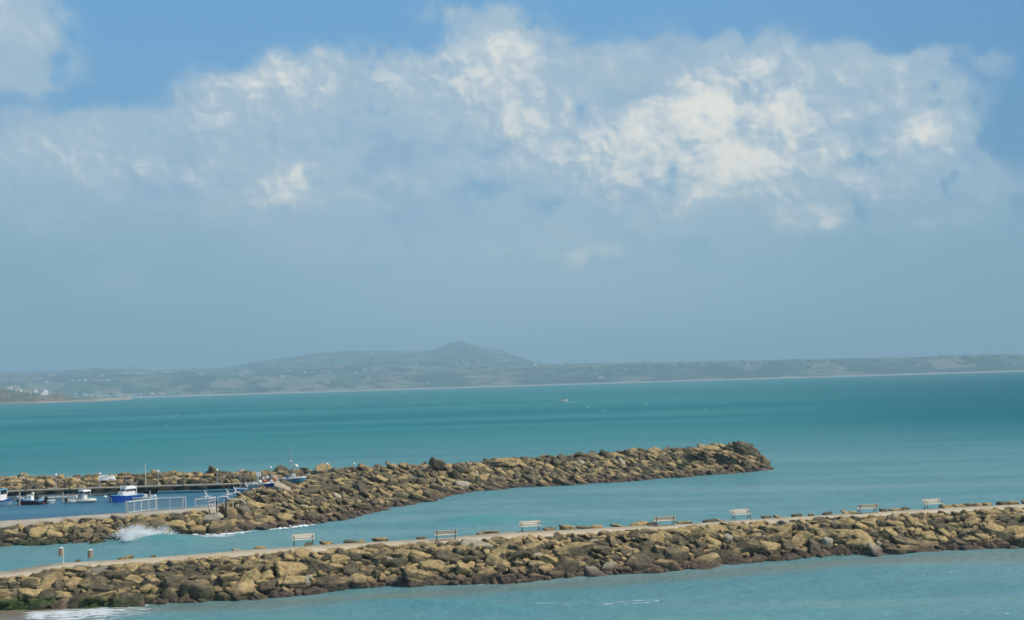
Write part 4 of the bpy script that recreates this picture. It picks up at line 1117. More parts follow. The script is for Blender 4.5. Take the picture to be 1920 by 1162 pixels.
M_gel = paint('white_gelcoat', (0.80, 0.79, 0.74), 0.3, 0.05, 3)
M_inf = paint('cream_rubber', (0.72, 0.68, 0.58), 0.6, 0.08, 5)
M_black = paint('black_plastic', (0.02, 0.02, 0.022), 0.4, 0.1, 5)
def outboard(r, x, z, s=1.0, mat=M_black):
    MB().box((x - .18 * s, 0, z + .38 * s), (.40 * s, .34 * s, .46 * s), None, .8).build('engine_cowl', mat, r, bevel=.05)
    MB().box((x - .22 * s, 0, z - .15 * s), (.14 * s, .10 * s, .75 * s)).box((x - .08 * s, 0, z + .1 * s), (.25 * s, .22 * s, .12 * s)).build('engine_leg', M_black, r)
def boat(px, py, yaw, name, label, cat='boat', group='small boats moored in the harbour'):
    r = empty(name, P(px, py, 0), R(yaw)); tag(r, label, cat, group); return r
# blue motor boat with white wheelhouse, bow towards the left
r = boat(236, 941.0, 232, 'motor_boat', 'bright blue motor boat with white wheelhouse and dark window band')
m, rg = hull_mb(4.6, 1.9, .95, .35); m.build('hull', M_blue, r, smooth=True)
deck_mb(rg).build('deck', M_gel, r); rim_mb(rg, .05).build('rubbing_strake', M_lblue, r)
w = MB().box((-.1, 0, 1.25), (2.1, 1.35, .62), None, .94); w.build('cabin', M_gel, r, bevel=.06)
MB().box((-.35, 0, 1.66), (1.45, 1.25, .30), None, .95).build('window', M_glass, r, bevel=.02)
MB().box((-.45, 0, 2.03), (1.7, 1.45, .42), None, .82).build('wheelhouse_roof', M_gel, r, bevel=.08)
MB().tube([(.45, .62, 1.3), (.40, .62, 2.4)], .05, 6).tube([(.45, -.62, 1.3), (.40, -.62, 2.4)], .05, 6).tube([(-1.25, .66, 1.2), (-1.25, .64, 2.35)], .06, 6).tube([(-1.25, -.66, 1.2), (-1.25, -.64, 2.35)], .06, 6).build('roof_post', M_gel, r)
for y in (-.35, .35): MB().box((.85, y, 1.12), (.55, .42, .14), None, .8).build('foredeck_hatch', M_gel, r, bevel=.03)
MB().tube([(.1, .3, 2.2), (.1, .3, 5.6)], .03, 5, .012).build('aerial', M_galv, r)
MB().tube([(-.9, 0, 2.2), (-.9, 0, 3.0)], .03, 5).tube([(-.9, -.35, 2.65), (-.9, .35, 2.65)], .03, 5).box((-.9, .0, 2.9), (.2, .35, .12)).build('radar_mast', M_galv, r)
outboard(r, -2.3, .5)
r = boat(260, 939.5, 188, 'open_boat', 'pale cream open boat lying right behind the blue motor boat')
m, rg = hull_mb(3.4, 1.3, .55, .2); m.build('hull', M_inf, r, smooth=True); deck_mb(rg, -.25).build('floor', M_deck, r); rim_mb(rg, .05).build('gunwale', M_gel, r)
for x in (-.6, .5): MB().box((x, 0, .45), (.28, 1.15, .05)).build('thwart', M_gel, r)
MB().box((-.9, 0, .75), (.5, .5, .5), None, .8).build('console', M_gel, r, bevel=.05); outboard(r, -1.6, .35, .8, M_gel)
r = boat(273.5, 925.5, 180, 'sailing_dinghy', 'small boat with a thick tall bare mast against the outer rocks')
m, rg = hull_mb(3.2, 1.2, .5, .15); m.build('hull', M_tarred_shade, r, smooth=True); deck_mb(rg, -.05).build('deck', M_deck, r)
pp = PD(273.5, 869, Vector(r.location).xy.length)
MB().tube([(0, 0, .1), (.05, 0, pp.z)], .085, 8, .05).build('mast', M_cream, r); MB().tube([(0, 0, .9), (-1.3, 0, .95)], .05, 6).build('boom', M_deck, r)
MB().box((0, 0, .50), (.5, .4, .2)).build('mast_step', M_deck, r)
# cabin boat cut by the left edge
r = boat(-1, 948.5, -14, 'cabin_boat', 'white cabin boat with blue gunwale and roof, cut by left edge')
m, rg = hull_mb(4.4, 1.9, .75, .3); m.build('hull', M_gel, r, smooth=True); deck_mb(rg).build('deck', M_gel, r); rim_mb(rg, .10).build('blue_gunwale', M_blue, r)
MB().box((-.35, 0, 1.2), (2.1, 1.45, .95), None, .96).build('cabin', M_gel, r, bevel=.05)
MB().box((-.35, 0, 1.95), (2.0, 1.38, .58)).build('window', M_glass, r)
MB().box((-.35, 0, 2.30), (2.3, 1.6, .12)).build('roof', M_lblue, r, bevel=.03)
for sx in (-1, 1):
    for sy in (-1, 1): MB().bar((-.35 + sx * 1.0, sy * .7, 1.6), (-.35 + sx * 1.0, sy * .7, 2.27), .09).build('pillar', M_gel, r)
MB().box((1.35, 0, .92), (.5, .6, .25), None, .7).build('foredeck_locker', M_blue, r, bevel=.03)
r = boat(27.5, 941, 5, 'rowing_boat', 'little pale rowing boat with brown trim behind cabin boat bow')
m, rg = hull_mb(2.6, 1.1, .42, .15); m.build('hull', M_inf, r, smooth=True); rim_mb(rg, .045).build('gunwale', M_woodb, r)
for x in (-.5, .4): MB().box((x, 0, .33), (.24, .95, .04)).build('thwart', M_woodb, r)
# dark red hull with white console
r = boat(57, 946.5, 172, 'fishing_boat', 'open fishing boat with dark red hull and white central console')
m, rg = hull_mb(4.3, 1.7, .72, .35); m.build('hull', M_red, r, smooth=True); deck_mb(rg, -.1).build('deck', M_gel, r); rim_mb(rg, .07).build('gunwale', M_lblue, r)
MB().box((.05, 0, 1.05), (.85, .75, .85), None, .85).build('console', M_gel, r, bevel=.06)
MB().box((-.35, 0, 1.65), (.3, .45, .35), None, .8).build('seat', M_cream, r, bevel=.04)
MB().tube([(1.2, .45, .9), (1.9, .1, 1.25), (2.1, 0, 1.3), (1.9, -.1, 1.25), (1.2, -.45, .9)], .05, 6).tube([(1.75, 0, .9), (1.75, 0, 1.25)], .05, 6).build('bow_rail', M_white, r)
MB().box((-1.75, 0, .62), (.7, 1.35, .3)).build('stern_well', M_gel, r, bevel=.05); outboard(r, -2.15, .45, 1.15)
r = boat(87, 944.5, 10, 'dinghy', 'small white dinghy with black outboard right of red-hulled boat')
m, rg = hull_mb(2.3, 1.15, .45, .15); m.build('hull', M_gel, r, smooth=True); rim_mb(rg, .09).build('gunwale', M_inf, r); deck_mb(rg, -.2).build('floor', M_deck, r)
MB().box((0, 0, .38), (.25, 1.0, .05)).build('thwart', M_gel, r); outboard(r, -1.1, .5, 1.25)
r = boat(112, 937.5, 3, 'long_boat', 'long low white boat with red line moored along the walkway')
m, rg = hull_mb(5.0, 1.3, .5, .18); m.build('hull', M_gel, r, smooth=True); rim_mb(rg, .05).build('gunwale', M_white, r); deck_mb(rg, -.15).build('floor', M_deck, r)
for x in (-1.5, -.4, .8): MB().box((x, 0, .42), (.3, 1.1, .05)).build('thwart', M_gel, r)
MB().tube([(1.3, 0, .62), (2.3, 0, .66)], .06, 6).build('red_roll', M_orange, r)
def inflatable(px, py, yaw, L, B, lab, top):
    r = boat(px, py, yaw, 'inflatable_boat', lab)
    pts = [(-L/2, -B/2, .32), (L*.15, -B/2, .34), (L*.36, -B*.36, .40), (L*.48, -B*.12, .48), (L*.48, B*.12, .48), (L*.36, B*.36, .40), (L*.15, B/2, .34), (-L/2, B/2, .32)]
    MB().tube(pts, .24, 12).build('tube', M_inf, r, smooth=True)
    m, rg = hull_mb(L * .9, B * .8, .3, .12); m.build('hull', M_gel, r, smooth=True)
    MB().box((-L*.05, 0, .22), (L * .8, B * .75, .06)).build('floor', M_deck, r)
    if top:
        MB().box((-.1, 0, .75), (.8, .8, .9), None, .8).build('console', M_gel, r, bevel=.08)
        m = MB()
        for sy in (-1, 1): m.tube([(-1.0, sy * .5, .4), (-.75, sy * .5, 1.65), (.55, sy * .5, 1.65), (.75, sy * .5, .6)], .04, 6)
        m.build('bimini_frame', M_galv, r)
        MB().box((-.1, 0, 1.72), (1.6, 1.25, .22), None, .85).build('bimini_top', M_gel, r, bevel=.08)
        MB().box((-1.1, 0, .6), (.5, .9, .5), None, .9).build('bench_seat', M_inf, r, bevel=.06)
    outboard(r, -L / 2, .35, .9, M_gel if top else M_black)
inflatable(142, 942.5, 48, 2.4, 1.2, 'small cream inflatable with its bow raised beside bigger inflatable', False)
inflatable(159, 942.0, -38, 4.0, 1.9, 'white inflatable boat with canopy and rounded bow, centre of harbour', True)
for (x, y, rr_, lab) in [(197.5, 932, .26, 'white mooring buoy left of the blue motor boat'), (290, 931, .28, 'white round buoy floating right of the blue motor boat')]:
    r = empty('buoy', P(x, y, .05)); tag(r, lab, 'buoy', 'white buoys')
    MB().ball((0, 0, .08), rr_, 14, 9, .8).build('float', M_gel, r, smooth=True); MB().tube([(0, 0, .2), (0, 0, .42)], .05, 6).build('eye', M_galv, r)
# sailing dinghies by the gate: only short masts and hulls show above the quay
def masted(px, pyb, pytop, lean, hullm, lab, L=1.7, sail=True, dist=None):
    r = boat(px, pyb, 60, 'sailing_dinghy', lab)
    if dist: 
        r.location = PD(px, pyb, dist); r.location.z = 0
    m, rg = hull_mb(L, .9, .32, .1); m.build('hull', hullm, r, smooth=True); deck_mb(rg, -.08).build('deck', M_gel, r)
    t = PD(px, pytop, Vector(r.location).xy.length)
    MB().tube([(0, 0, .2), (lean, 0, t.z)], .045, 6, .03).build('mast', M_galv, r)
    if sail: MB().tube([(0, .05, .45), (-.45, .1, 1.15)], .10, 7, .05).build('furled_sail', M_white, r)
masted(388.5, 934, 916, -.1, M_galv, 'small dinghy with thin mast and furled sail left of gate')
masted(429, 930, 912, .0, M_galv, 'dinghy with white furled sail just right of the gate')
masted(443, 926, 911, .0, M_galv, 'dinghy tucked between the pale pipe rail and blue boat')
r = boat(458, 922.5, 178, 'open_boat', 'light blue open boat under the leaning white spar')
m, rg = hull_mb(3.2, 1.3, .55, .2); m.build('hull', M_lblue, r, smooth=True); rim_mb(rg, .05).build('gunwale', M_gel, r); deck_mb(rg, -.15).build('floor', M_lblue, r)
MB().ball((-.6, 0, .75), .2, 10, 8).build('fender', M_gel, r, smooth=True); MB().tube([(.6, 0, .3), (.6, 0, 2.6)], .045, 6).build('mast', M_galv, r)
dsp = P(466, 925, 0).xy.length - 1
r = empty('leaning_spar', PD(471.5, 921.5, dsp)); tag(r, 'thick white spar leaning to the left beside the light blue boat', 'spar')
t = PD(459, 905.5, dsp) - Vector(r.location); MB().tube([(0, 0, 0), tuple(t)], .12, 8, .10).build('spar', M_white, r); MB().tube([tuple(t * .98), tuple(t * 1.03)], .14, 8).build('tip_cap', M_galv, r)
r = empty('striped_float', PD(469.5, 913, dsp)); tag(r, 'white and orange ball float behind the leaning spar', 'float')
MB().ball((0, 0, .15), .26, 12, 8).build('white_half', M_white, r, smooth=True); MB().ball((.12, -.05, -.16), .25, 12, 8).build('orange_half', M_orange, r, smooth=True)
def gear_boat(px, py, L, mat, lab, items, dist):
    r = empty('fishing_boat', (0, 0, 0)); q = PD(px, py, dist); r.location = (q.x, q.y, q.z); r.rotation_euler = (0, 0, R(8)); r.scale = (.82, .82, .82) if px < 540 else (1, 1, 1); tag(r, lab, 'boat', 'small boats moored in the harbour')
    m, rg = hull_mb(L, 1.5, .45, .2, keel=-.2); m.build('hull', mat, r, smooth=True); rim_mb(rg, .05).build('gunwale', M_gel, r); deck_mb(rg, -.1).build('deck', M_deck, r)
    for (nm, x, y, z, s, mt) in items:
        if nm == 'fender': MB().ball((x, y, z), s, 10, 7).build(nm, mt, r, smooth=True)
        elif nm == 'pole': MB().tube([(x, y, .2), (x, y, z)], s, 6).build(nm, mt, r)
        else: MB().box((x, y, z), (s, s * .8, s * .8), None, .85).build(nm, mt, r, bevel=.03)
    return r
gear_boat(486, 911.5, 3.4, M_gel, 'grey white fishing boat crowded with pale crates, left of cluster', [('crate', -.8, 0, .6, .5, M_gel), ('fender', .1, -.3, .8, .26, M_white), ('crate', .6, 0, .6, .45, M_galv), ('crate', -.2, .2, 1.1, .4, M_gel), ('canopy', -.1, .1, 1.9, .75, M_white), ('pole', -.4, 0, 1.7, .04, M_galv), ('pole', .25, 0, 1.7, .04, M_galv)], 143)
gear_boat(500, 910.5, 3.2, M_blue, 'blue fishing boat with red and white floats on deck', [('fender', -.9, -.2, .7, .26, M_white), ('fender', -.3, -.2, .8, .26, M_orange), ('fender', .2, -.2, .65, .22, M_red), ('crate', .75, 0, .75, .5, M_white), ('crate', -.5, .1, 1.25, .45, M_gel), ('fender', .1, 0, 1.35, .24, M_white), ('pole', -.55, 0, 2.6, .035, M_galv)], 143)
gear_boat(514, 908.5, 1.7, M_orange, 'small orange red tender moored right of blue fishing boat', [('crate', -.1, 0, .65, .55, M_orange), ('crate', .1, 0, 1.0, .4, M_orange)], 145)
r = gear_boat(552, 902.0, 3.2, M_lblue, 'light blue boat with the tallest mast, at the mole junction', [('wheelhouse', -.1, 0, .8, .55, M_gel), ('fender', .25, 0, 2.0, .28, M_white), ('crate', -.9, 0, .6, .4, M_blue), ('radar', -.45, 0, 2.7, .3, M_gel)], 146)
t = PD(542.5, 830, 146) - Vector(r.location)
t2 = Matrix.Rotation(-R(8), 3, 'Z') @ t
MB().tube([(-.45, 0, .3), (-.5, 0, 2.6), (t2.x, t2.y, t2.z)], .07, 6, .022).build('mast', M_galv, r)
MB().tube([(-.2, 0, .3), (-.25, 0, 4.2)], .04, 6).tube([(-.9, 0, 2.5), (.1, 0, 2.5)], .035, 6).build('rigging_pole', M_galv, r)
r = empty('gangway', PD(524, 899, 147)); tag(r, 'pale handrail and gangway between orange tender and blue masted boat', 'gangway')
o2 = Vector(r.location)
def gg(l): return [PD(a, b, 147) - o2 for a, b in l]
MB().tube(gg([(513, 897.5), (530, 895), (549, 894)]), .06, 6).build('top_rail', M_gel, r)
MB().tube(gg([(517, 905), (537, 904.5)]), .05, 6).build('lower_rail', M_galv, r)
for x in (524, 531, 536.5): MB().tube(gg([(x, 896), (x, 908)]), .045, 6).build('post', M_galv, r)
# upturned white hull on the outer rocks
r = empty('upturned_boat', P(202, 899.5, 2.1), R(4)); tag(r, 'upturned white boat lying on the outer rocks left of the blue boat', 'boat')
m, rg = hull_mb(2.5, 1.1, .4, .1); 
m.v = [(x, y, .45 - z) for x, y, z in m.v]; m.build('hull', M_gel, r, smooth=True)
MB().bar((-1.1, -.5, .45), (1.1, -.15, .85), .05).bar((-1.1, -.3, .2), (1.2, -.5, .2), .06).build('strake', M_dark, r)
# little boat out at sea
b0 = P(1055.5, 753.5, 0)
r = empty('motor_cruiser', b0, R(203)); tag(r, 'tiny white motor boat with dark cabin alone out at sea', 'boat')
m, rg = hull_mb(7.2, 2.6, 2.0, .5, flare=.05); m.build('hull', M_gel, r, smooth=True); deck_mb(rg).build('deck', M_gel, r)
MB().box((-.3, 0, 2.35), (2.6, 1.7, .7), None, .85).build('cabin', M_glass, r, bevel=.1); MB().box((-.3, 0, 2.78), (2.8, 1.6, .14)).build('roof', M_galv, r)
MB().tube([(.8, 0, 2.3), (.8, 0, 4.3)], .09, 6, .05).build('mast', M_gel, r)

#====================================================================== HOUSES OF THE FAR SHORE
M_h1 = paint('white_render', (0.88, 0.87, 0.84), .85, .05, .3, spec=.2)
M_h2 = paint('cream_render', (0.72, 0.62, 0.46), .85, .06, .3, spec=.2)
M_h3 = paint('pink_render', (0.66, 0.42, 0.32), .85, .06, .3, spec=.2)
M_roof = paint('terracotta_roof', (0.36, 0.17, 0.10), .9, .1, .3, spec=.2)
M_win = paint('shuttered_window', (0.06, 0.06, 0.06), .6, .1, .3)
def far_spot(px, py):
    """first point of the far land seen at this pixel"""
    r0 = ray(px, py); k = r0.z / math.hypot(r0.x, r0.y)
    best = None
    for d in np.arange(5420, 9700, 15.0):
        if terrain(px, d) >= HC + d * k: return d
    return 9290.0
def house(px, py, wpx, hpx, mat, label, group, near=None, roof=True):
    d = near if near else far_spot(px, py)
    q = PD(px, py, d); sc = d / F; w, h = wpx * sc * (1.4 if near is None else 1.1), hpx * sc * (1.9 if near is None else 1.05)
    az_ = math.atan2(q.x, q.y)
    r = empty('house', (q.x, q.y, q.z - h * .35), -az_ + random.uniform(-.5, .5)); tag(r, label, 'house', group)
    dp = min(w * .8, 11)
    MB().box((0, 0, h * .2), (w, dp, h * 1.6)).build('wall', mat, r)
    if roof:
        m = MB(); e = .6; hh = h * 1.0
        m.v = [(-w/2-e, -dp/2-e, hh), (w/2+e, -dp/2-e, hh), (w/2+e, dp/2+e, hh), (-w/2-e, dp/2+e, hh), (-w/2, 0, hh + h * .35), (w/2, 0, hh + h * .35)]
        m.f = [[0, 1, 5, 4], [2, 3, 4, 5], [0, 4, 3], [1, 2, 5], [0, 3, 2, 1]]
        m.build('roof', M_roof, r)
    n = max(2, int(w / 5))
    for i in range(n):
        MB().box((-w / 2 + w * (i + .5) / n, -dp / 2 - .03, h * .45), (1.2, .1, 1.5)).build('window', M_win, r)
    return r
HOUSES = [  # px, py, width, height, colour
 (313, 699, 12, 3.5, 1), (335, 698, 5, 2.5, 1), (334, 693, 3, 2, 1), (365, 696, 5, 4, 3), (376, 702, 5, 2, 1), (395, 691, 3, 2, 1), (393, 698, 6, 2, 2), (427, 697, 5, 4, 3), (450, 703, 3, 2, 1), (462, 697, 8, 2, 1), (317, 710.5, 7, 2, 1), (250, 701, 30, 1.6, 2), (258, 712.5, 17, 1.6, 2), (203, 713.5, 3, 2, 1), (148, 714, 4, 2, 1), (160, 714, 4, 2.4, 1), (138, 714, 2.5, 1.6, 1), (88, 716.5, 4, 2, 1), (93, 704, 2.5, 1.8, 1), (101, 704, 2.5, 1.8, 1), (189, 705, 2.5, 2, 1), (195, 703.5, 2.5, 1.6, 1), (245, 693.5, 5, 3, 3), (268, 700.5, 2.5, 2, 1), (278, 700, 3, 1.6, 1), (285, 696, 4, 2, 1), (412, 698, 3, 2, 3), (23, 716, 3, 2, 2), (36, 709, 4, 1.6, 2),
 (449.5, 703.5, 3, 2, 1), (462, 697, 8, 2.6, 2), (498, 697, 3, 1.6, 1), (536, 695.5, 9, 2, 1), (547.5, 696, 2.5, 2, 1), (530, 706, 7, 2, 1), (513, 687.5, 5, 1.6, 1), (511, 680.5, 3, 2, 1), (561, 678, 6, 3, 3), (570, 680, 3, 2, 1), (565, 673, 3, 2, 1), (498, 681.5, 4, 1.6, 2), (625, 663.5, 4.5, 2.5, 1), (637, 661, 3, 1.6, 2), (678, 664, 3, 1.4, 1), (698, 662, 4, 1.6, 1), (689, 670.5, 6, 1.4, 1), (727, 672, 4, 1.6, 3), (772, 659, 3, 2.4, 1), (783, 658.5, 2.5, 2, 1), (705, 678.5, 4, 1.8, 1), (670, 683, 2.5, 2, 1), (648, 682.5, 4, 1.4, 1), (655, 682.5, 2.5, 2, 1), (682, 684, 3, 1.6, 1), (596, 681.5, 3, 1.6, 1), (586, 693.5, 4, 2, 3), (572, 699, 3, 2, 1), (585, 697.5, 3, 2, 1), (605, 697, 3, 1.8, 1), (611, 696, 3, 1.8, 1), (618, 697.5, 4, 1.6, 1), (636, 691, 12, 1.8, 3), (684, 693.5, 5.5, 2.2, 1), (705.5, 694.5, 6, 2.6, 3), (718, 694.5, 7, 1.4, 1), (726.5, 693, 3, 3.4, 3), (666, 700.5, 4, 3, 2), (690, 709, 4, 1.6, 1), (685, 714, 10, 1.2, 2), (712, 712.5, 8, 3, 2), (725, 711.5, 6, 3, 3), (768, 704, 2.5, 2.4, 3), (776, 683, 5, 2, 1), (780, 684.5, 2.5, 1.6, 1), (803.5, 691.5, 3, 2, 1), (808, 691, 3, 1.8, 1), (814.5, 689.5, 3.5, 1.6, 1), (885, 689.5, 5, 3, 3), (803, 719, 3, 2, 1), (860, 650, 3, 1.8, 1), (876, 644.5, 3, 1.8, 1), (867, 640.5, 4, 1.4, 1), (879, 651, 4, 2, 2), (845, 656, 3, 1.4, 1),
 (830, 678, 3, 1.4, 2), (848, 679, 2.5, 2, 1), (857, 678, 2.5, 1.8, 1), (868, 677.5, 3, 2, 1), (875, 683, 2.5, 2, 1), (857, 682, 2.5, 2, 1), (895, 679.5, 2.5, 1.8, 1), (919, 679.5, 4, 2, 1), (925, 685.5, 4, 1.8, 1), (896, 687.5, 4, 1.4, 1), (909, 680, 3, 1.6, 1), (958, 686.8, 4, 1.6, 1), (980, 688, 4, 1.4, 1), (1004, 685.5, 4, 3.6, 1), (1054, 685, 2.5, 2.6, 1), (1105, 702, 5, 1.6, 1), (1116, 700, 5, 1.8, 1), (1124.5, 697, 4, 2.2, 1), (1127, 709, 9, 2.4, 1), (1150, 710, 6, 1.6, 1), (1138, 697, 3, 1.6, 3), (1157, 701, 9, 1.6, 1), (1167, 699.5, 4, 1.6, 1), (1173, 693, 6, 1.8, 1), (1193, 693, 5, 1.8, 1), (1200, 691.5, 5, 1.6, 1), (1221, 693.5, 4, 1.6, 1), (1207, 703, 5, 1.4, 1), (1195, 704.5, 3, 1.4, 1), (1221, 706.5, 4, 1.4, 1), (1260, 684.5, 6, 3, 1), (1266, 685.5, 7, 1.4, 1), (1275, 678.5, 6, 1.6, 2),
 (1400.5, 686.5, 3.5, 3, 1), (1427, 683, 4.5, 2, 1), (1436, 680.5, 3, 1.4, 1), (1503, 677.5, 3, 1.6, 1), (1512, 681.5, 6, 2, 1), (1552, 679, 3, 1.8, 1), (1488, 699.5, 6, 1.8, 2), (1384, 681.5, 4, 1.6, 1), (1609, 673.5, 2.5, 1.4, 1), (1621, 671.5, 3, 1.4, 1), (1676, 671.8, 3, 1.4, 1), (1718, 686, 5, 1.6, 1), (1726, 685.5, 6, 3, 3), (1739.5, 680.5, 3.5, 1.8, 1), (1789, 674.5, 3.5, 3, 1), (1771, 687, 4, 1.4, 1), (1697, 672.5, 3, 1.4, 1), (1819, 679.5, 3, 1.8, 1), (1826, 668.5, 4, 1.4, 1), (1883, 671.3, 3, 1.6, 1), (1888, 678, 3, 1.6, 1), (1898, 682.5, 4, 1.8, 1), (1907, 680, 5, 2.4, 1), (1915, 684.5, 8, 4, 2), (1768, 694, 6, 1.4, 1), (1852, 668.5, 3, 1.4, 1), (1857, 675, 3, 1.4, 2)]
def fzone(x, y):
    if x < 230: return 'on the low left fields'
    if x < 440: return 'on the plateau left of the hill'
    if x < 600: return 'on the left shoulder of the hill' if y < 690 else 'under the left shoulder of the hill'
    if x < 810: return 'on the broad hill left of the peak' if y < 690 else 'on the fields left of the peak'
    if x < 960: return 'just under the peak' if y < 668 else 'in the village below the peak'
    if x < 1080: return 'right of the peak'
    if x < 1240: return 'in the hamlet above the right beach'
    if x < 1450: return 'on the right plateau'
    if x < 1700: return 'on the long low ridge at right'
    return 'on the bluffs at far right'
MT = {1: (M_h1, 'white'), 2: (M_h2, 'cream'), 3: (M_h3, 'pinkish')}
tmp = {}
for h in HOUSES:
    s_ = 'long' if h[2] >= 7 else 'tall' if h[3] >= 3 else 'small' if h[2] > 3 else 'tiny'
    tmp.setdefault(f"{s_} {MT[h[4]][1]} house {fzone(h[0], h[1])}", []).append(h)
for k, L in tmp.items():
    L.sort(key=lambda h: h[0])
    for i, h in enumerate(L):
        lab = k if len(L) == 1 else f"{'leftmost' if i == 0 else 'rightmost' if i == len(L) - 1 and len(L) > 2 else 'right-hand' if len(L) == 2 else ORD[min(i, 17)]} {k}"
        house(h[0], h[1], h[2], h[3], MT[h[4]][0], lab, 'houses of the far shore', roof=h[4] == 3)
def hl_dist(px, py):
    for t in np.linspace(0.02, 1.0, 200):
        d, z = headland(px, t)
        q = PD(px, py, d)
        if z >= q.z: return d
    return headland(px, 1.0)[0]
NH = [(22.5, 726, 5, 4, 1, 'white house at the left of the headland cluster'), (33, 727, 6, 5, 2, 'cream upper house of the headland cluster with brown top'), (32.5, 731.5, 12, 3, 1, 'long white lower house of the left headland cluster'), (27, 724, 3, 2, 2, 'smallest cream house topping the headland cluster'),
      (50, 731.5, 10, 3, 2, 'cream house, left part of the middle headland row'), (60, 731, 9, 4, 2, 'cream house in the centre of the headland row'), (67, 732.5, 5, 3, 1, 'white house ending the middle headland row'), (56, 736.5, 4, 3, 1, 'small white house below the middle headland row'), (73, 738.5, 11, 2.4, 1, 'low white house between headland row and tall block'), (84, 735.5, 8, 6, 1, 'tall white block at the right of the headland'), (82.5, 740, 8, 2.4, 1, 'low white annex at the foot of the tall block'), (8, 727, 12, 2.4, 2, 'pale wall-like house on the headland top at far left')]
for (x, y, w_, h_, c_, lab) in NH: house(x, y, w_, h_, MT[c_][0], lab, 'houses on the headland', near=hl_dist(x, y + 1), roof=False)
SH = [(142, 737.5, 3, 1.6, 1), (157, 738, 3, 2, 1), (162.5, 739.5, 4, 2, 1), (172, 740.5, 2, 3, 2), (182, 741.5, 6, 2, 2), (189, 742, 8, 2, 2), (196, 740.5, 9, 2, 1), (205, 742, 6, 2.4, 2), (216, 739.5, 6, 2, 1), (224, 740.5, 6, 2, 2), (232, 741, 4, 2, 2), (241, 741, 6, 2.4, 2), (249, 738.5, 5, 2, 1), (262.5, 739, 3, 2, 1), (143, 743, 3, 1.6, 2)]
for i, (x, y, w_, h_, c_) in enumerate(SH):
    house(x, y, w_, h_, MT[c_][0], f"{ORD[i]} house from the left in the waterfront row behind the rocky spit", 'waterfront houses behind the spit', near=5000 - (x - 140) * 0, roof=False)
for (x, y, w_, lab) in [(283, 738.5, 13, 'left of two greenhouses with rounded pinkish roofs on the beach'), (299.5, 737.5, 13, 'right of two greenhouses with rounded pinkish roofs on the beach')]:
    q = PD(x, y, 5420); r = empty('greenhouse', (q.x, q.y, q.z - 4)); tag(r, lab, 'greenhouse', 'greenhouses behind the beach')
    sc = 5420 / F; ring = lambda yy: [(w_ / 2 * sc * math.cos(math.pi * k / 10), yy, 4.8 * sc * .8 * math.sin(math.pi * k / 10)) for k in range(11)]
    MB().loft([ring(0), ring(14)], close=True).build('vaulted_roof', M_h3, r, smooth=True); MB().box((0, 7, -1), (w_ * sc, 14, 3)).build('wall', M_h2, r)
# far trees along the ridges: nobody could count them
M_tree = paint('far_foliage', (0.028, 0.048, 0.02), .95, .3, .2, spec=.1)
V, Fc = [], []
iv, if_ = ICO[2]
for _ in range(900):
    px = random.uniform(-150, 2050)
    band = random.random()
    if px > 1000 and band < .5: d = terrain and random.uniform(5900, 6200)
    elif band < .75: d = random.uniform(7200, 7500)
    else: d = random.uniform(5600, 9250)
    q = Vector(land_point(px, d, terrain(px, d)))
    s = random.uniform(2.5, 7)
    k = random.choice([1, 1, 2, 3])
    for m_ in range(k):
        c0 = q + Vector((random.uniform(-12, 12) * (k > 1), random.uniform(-9, 9), s * .5))
        n0 = len(V)
        for v in iv: V.append(tuple(c0 + Vector((v[0] * s * random.uniform(.8, 1.3), v[1] * s, v[2] * s * random.uniform(.7, 1.1)))))
        Fc += [[n0 + a for a in f] for f in if_.tolist()]
tag(mesh_np('distant_trees', np.array(V), Fc, M_tree, smooth=False), 'dark specks of trees and hedges scattered over the far hills', 'trees', kind='stuff')

#====================================================================== SPRAY, SURF AND WHITECAPS
M_foam, fb_, fp = newmat('sea_foam'); fp.inputs['Base Color'].default_value = (.86, .89, .90, 1); fp.inputs['Roughness'].default_value = .7
fp.inputs['Subsurface Weight'].default_value = 0.0
def specks(name, pts, sizes, label):
    n = len(pts); oc = np.array([(1,0,0),(-1,0,0),(0,1,0),(0,-1,0),(0,0,1),(0,0,-1)], float)
    of = np.array([(0,2,4),(2,1,4),(1,3,4),(3,0,4),(2,0,5),(1,2,5),(3,1,5),(0,3,5)])
    pts = np.array(pts); sizes = np.array(sizes)
    V = pts[:, None, :] + oc[None] * sizes[:, None, :]
    Fq = of[None] + (np.arange(n) * 6)[:, None, None]
    o = mesh_np(name, V.reshape(-1, 3), Fq.reshape(-1, 3), M_foam, smooth=False)
    tag(o, label, 'sea spray', kind='stuff'); return o
pts, szs = [], []
d_w = P(262, 1010, 0).xy.length
def burst(px0, py0, lx, top, n, dist, spread=1.0):
    for _ in range(n):
        h = abs(rng.normal()) ** 1.2 * .45
        if h > 1.2: h = rng.random()
        x = px0 + lx * h + rng.normal() * (7 * spread) * (1 - .45 * min(1, h))
        y = py0 - (py0 - top) * h + rng.normal() * 1.5
        p = PD(x, y, dist + rng.normal() * .9)
        if p.z < 0.02: p.z = .02 + rng.random() * .1
        pts.append(tuple(p)); s = rng.uniform(.010, .030) * (1 if h > .4 else 1.5); szs.append((s, s, s))
burst(256, 1006, 0, 987, 9500, d_w, 2.6)
burst(240, 1012, 8, 994, 2600, d_w - 1.5, 1.0)
burst(272, 1003, 12, 990, 2200, d_w, 1.6)
burst(307, 1002, 0, 986, 2300, d_w + 1, 1.7)
burst(236, 1000, -8, 990, 600, d_w, 1.2)
specks('wave_spray', pts, szs, 'burst of white spray where a wave hits the inner mole')
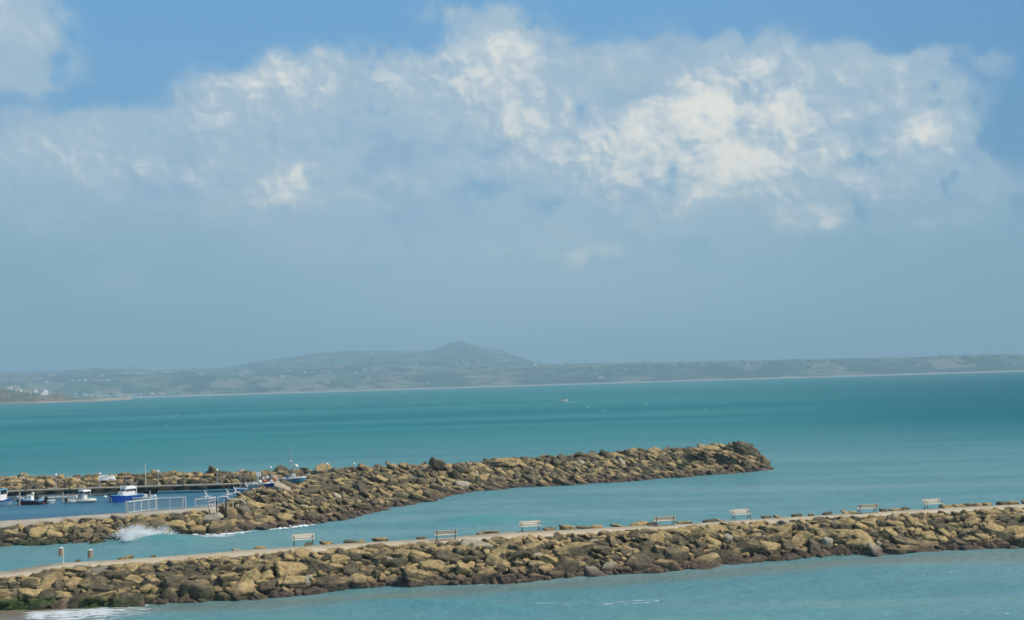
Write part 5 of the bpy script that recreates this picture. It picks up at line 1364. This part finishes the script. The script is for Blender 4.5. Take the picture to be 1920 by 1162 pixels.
# lumpy foam at the foot of the rocks
V, Fc = [], []
def lump(p, sx, sy, sz):
    n0 = len(V)
    for v in iv: V.append((p[0] + v[0] * sx * rng.uniform(.7, 1.3), p[1] + v[1] * sy, p[2] + v[2] * sz * rng.uniform(.6, 1.4)))
    Fc.extend([[n0 + a for a in f] for f in if_.tolist()])
for _ in range(420):
    x = rng.uniform(236, 425) if rng.random() < .8 else rng.uniform(420, 590)
    y0 = float(interp(x, [(230, 1012), (262, 1006), (300, 1004), (330, 1001), (420, 1000), (500, 993), (560, 986), (640, 977)]))
    y = y0 - abs(rng.normal()) * (3.2 if x < 330 else 2.0 if x < 420 else 1.0) + rng.normal() * .6
    p = P(x, y, .04); k = 1.1 if x < 330 else .8
    lump(p, rng.uniform(.15, .55) * k, .25 * k, rng.uniform(.03, .11) * k)
for _ in range(260):
    t = rng.random(); x = 232 + 90 * t; y = 1013 - 11 * math.sin(min(1, t * 1.6) * math.pi / 2) + rng.normal() * .7
    lump(P(x, y, .12), rng.uniform(.15, .5), .2, rng.uniform(.03, .12))
tag(mesh_np('surf_foam', np.array(V), Fc, M_foam, smooth=True), 'white churned foam along the foot of the inner mole', 'foam', kind='stuff')
V, Fc = [], []
for _ in range(210):
    x = rng.uniform(-60, 1990); d = math.exp(rng.uniform(math.log(260), math.log(4200)))
    if (x < 700 and rng.random() < .6) or d < 520: continue
    q = ray(x, 760); hh = math.hypot(q.x, q.y); p = (q.x / hh * d, q.y / hh * d, 0.0)
    k = (d / 900) ** .35
    kk = rng.random() ** 2 * .6 + .18; lump(p, 1.3 * k * kk, .5 * k * kk, .22 * k * kk)
for i in range(26):
    p = b0 + Vector((3.3 + rng.random() ** 2 * 8, rng.normal() * .5, .03)); lump(p, .4, .25, .07)
for i in range(16): lump(b0 + Vector((-2.5 - rng.random() * 1.5, rng.normal() * .5, .1)), .5, .4, .2)
tag(mesh_np('whitecaps', np.array(V), Fc, M_foam, smooth=True), 'small white wave crests dotted over the open sea', 'whitecaps', kind='stuff')

#====================================================================== HAZE
hz, hb, hp = newmat('haze_air')
hz.node_tree.nodes.remove(hp)
pvn = hb.n('ShaderNodeVolumePrincipled')
pvn.inputs['Color'].default_value = (0.54, 0.86, 1.0, 1)
pvn.inputs['Density'].default_value = 2.05e-4
pvn.inputs['Anisotropy'].default_value = 0.0
hb.link(pvn.outputs[0], hz.node_tree.nodes['Material Output'].inputs['Volume'])
hzo = MB().box((0, 5000, 200), (22000, 14400, 408)).build('haze', hz)
tag(hzo, kind='stuff')
tag(hzo, 'thin pale blue sea haze lying over the whole bay', 'haze')
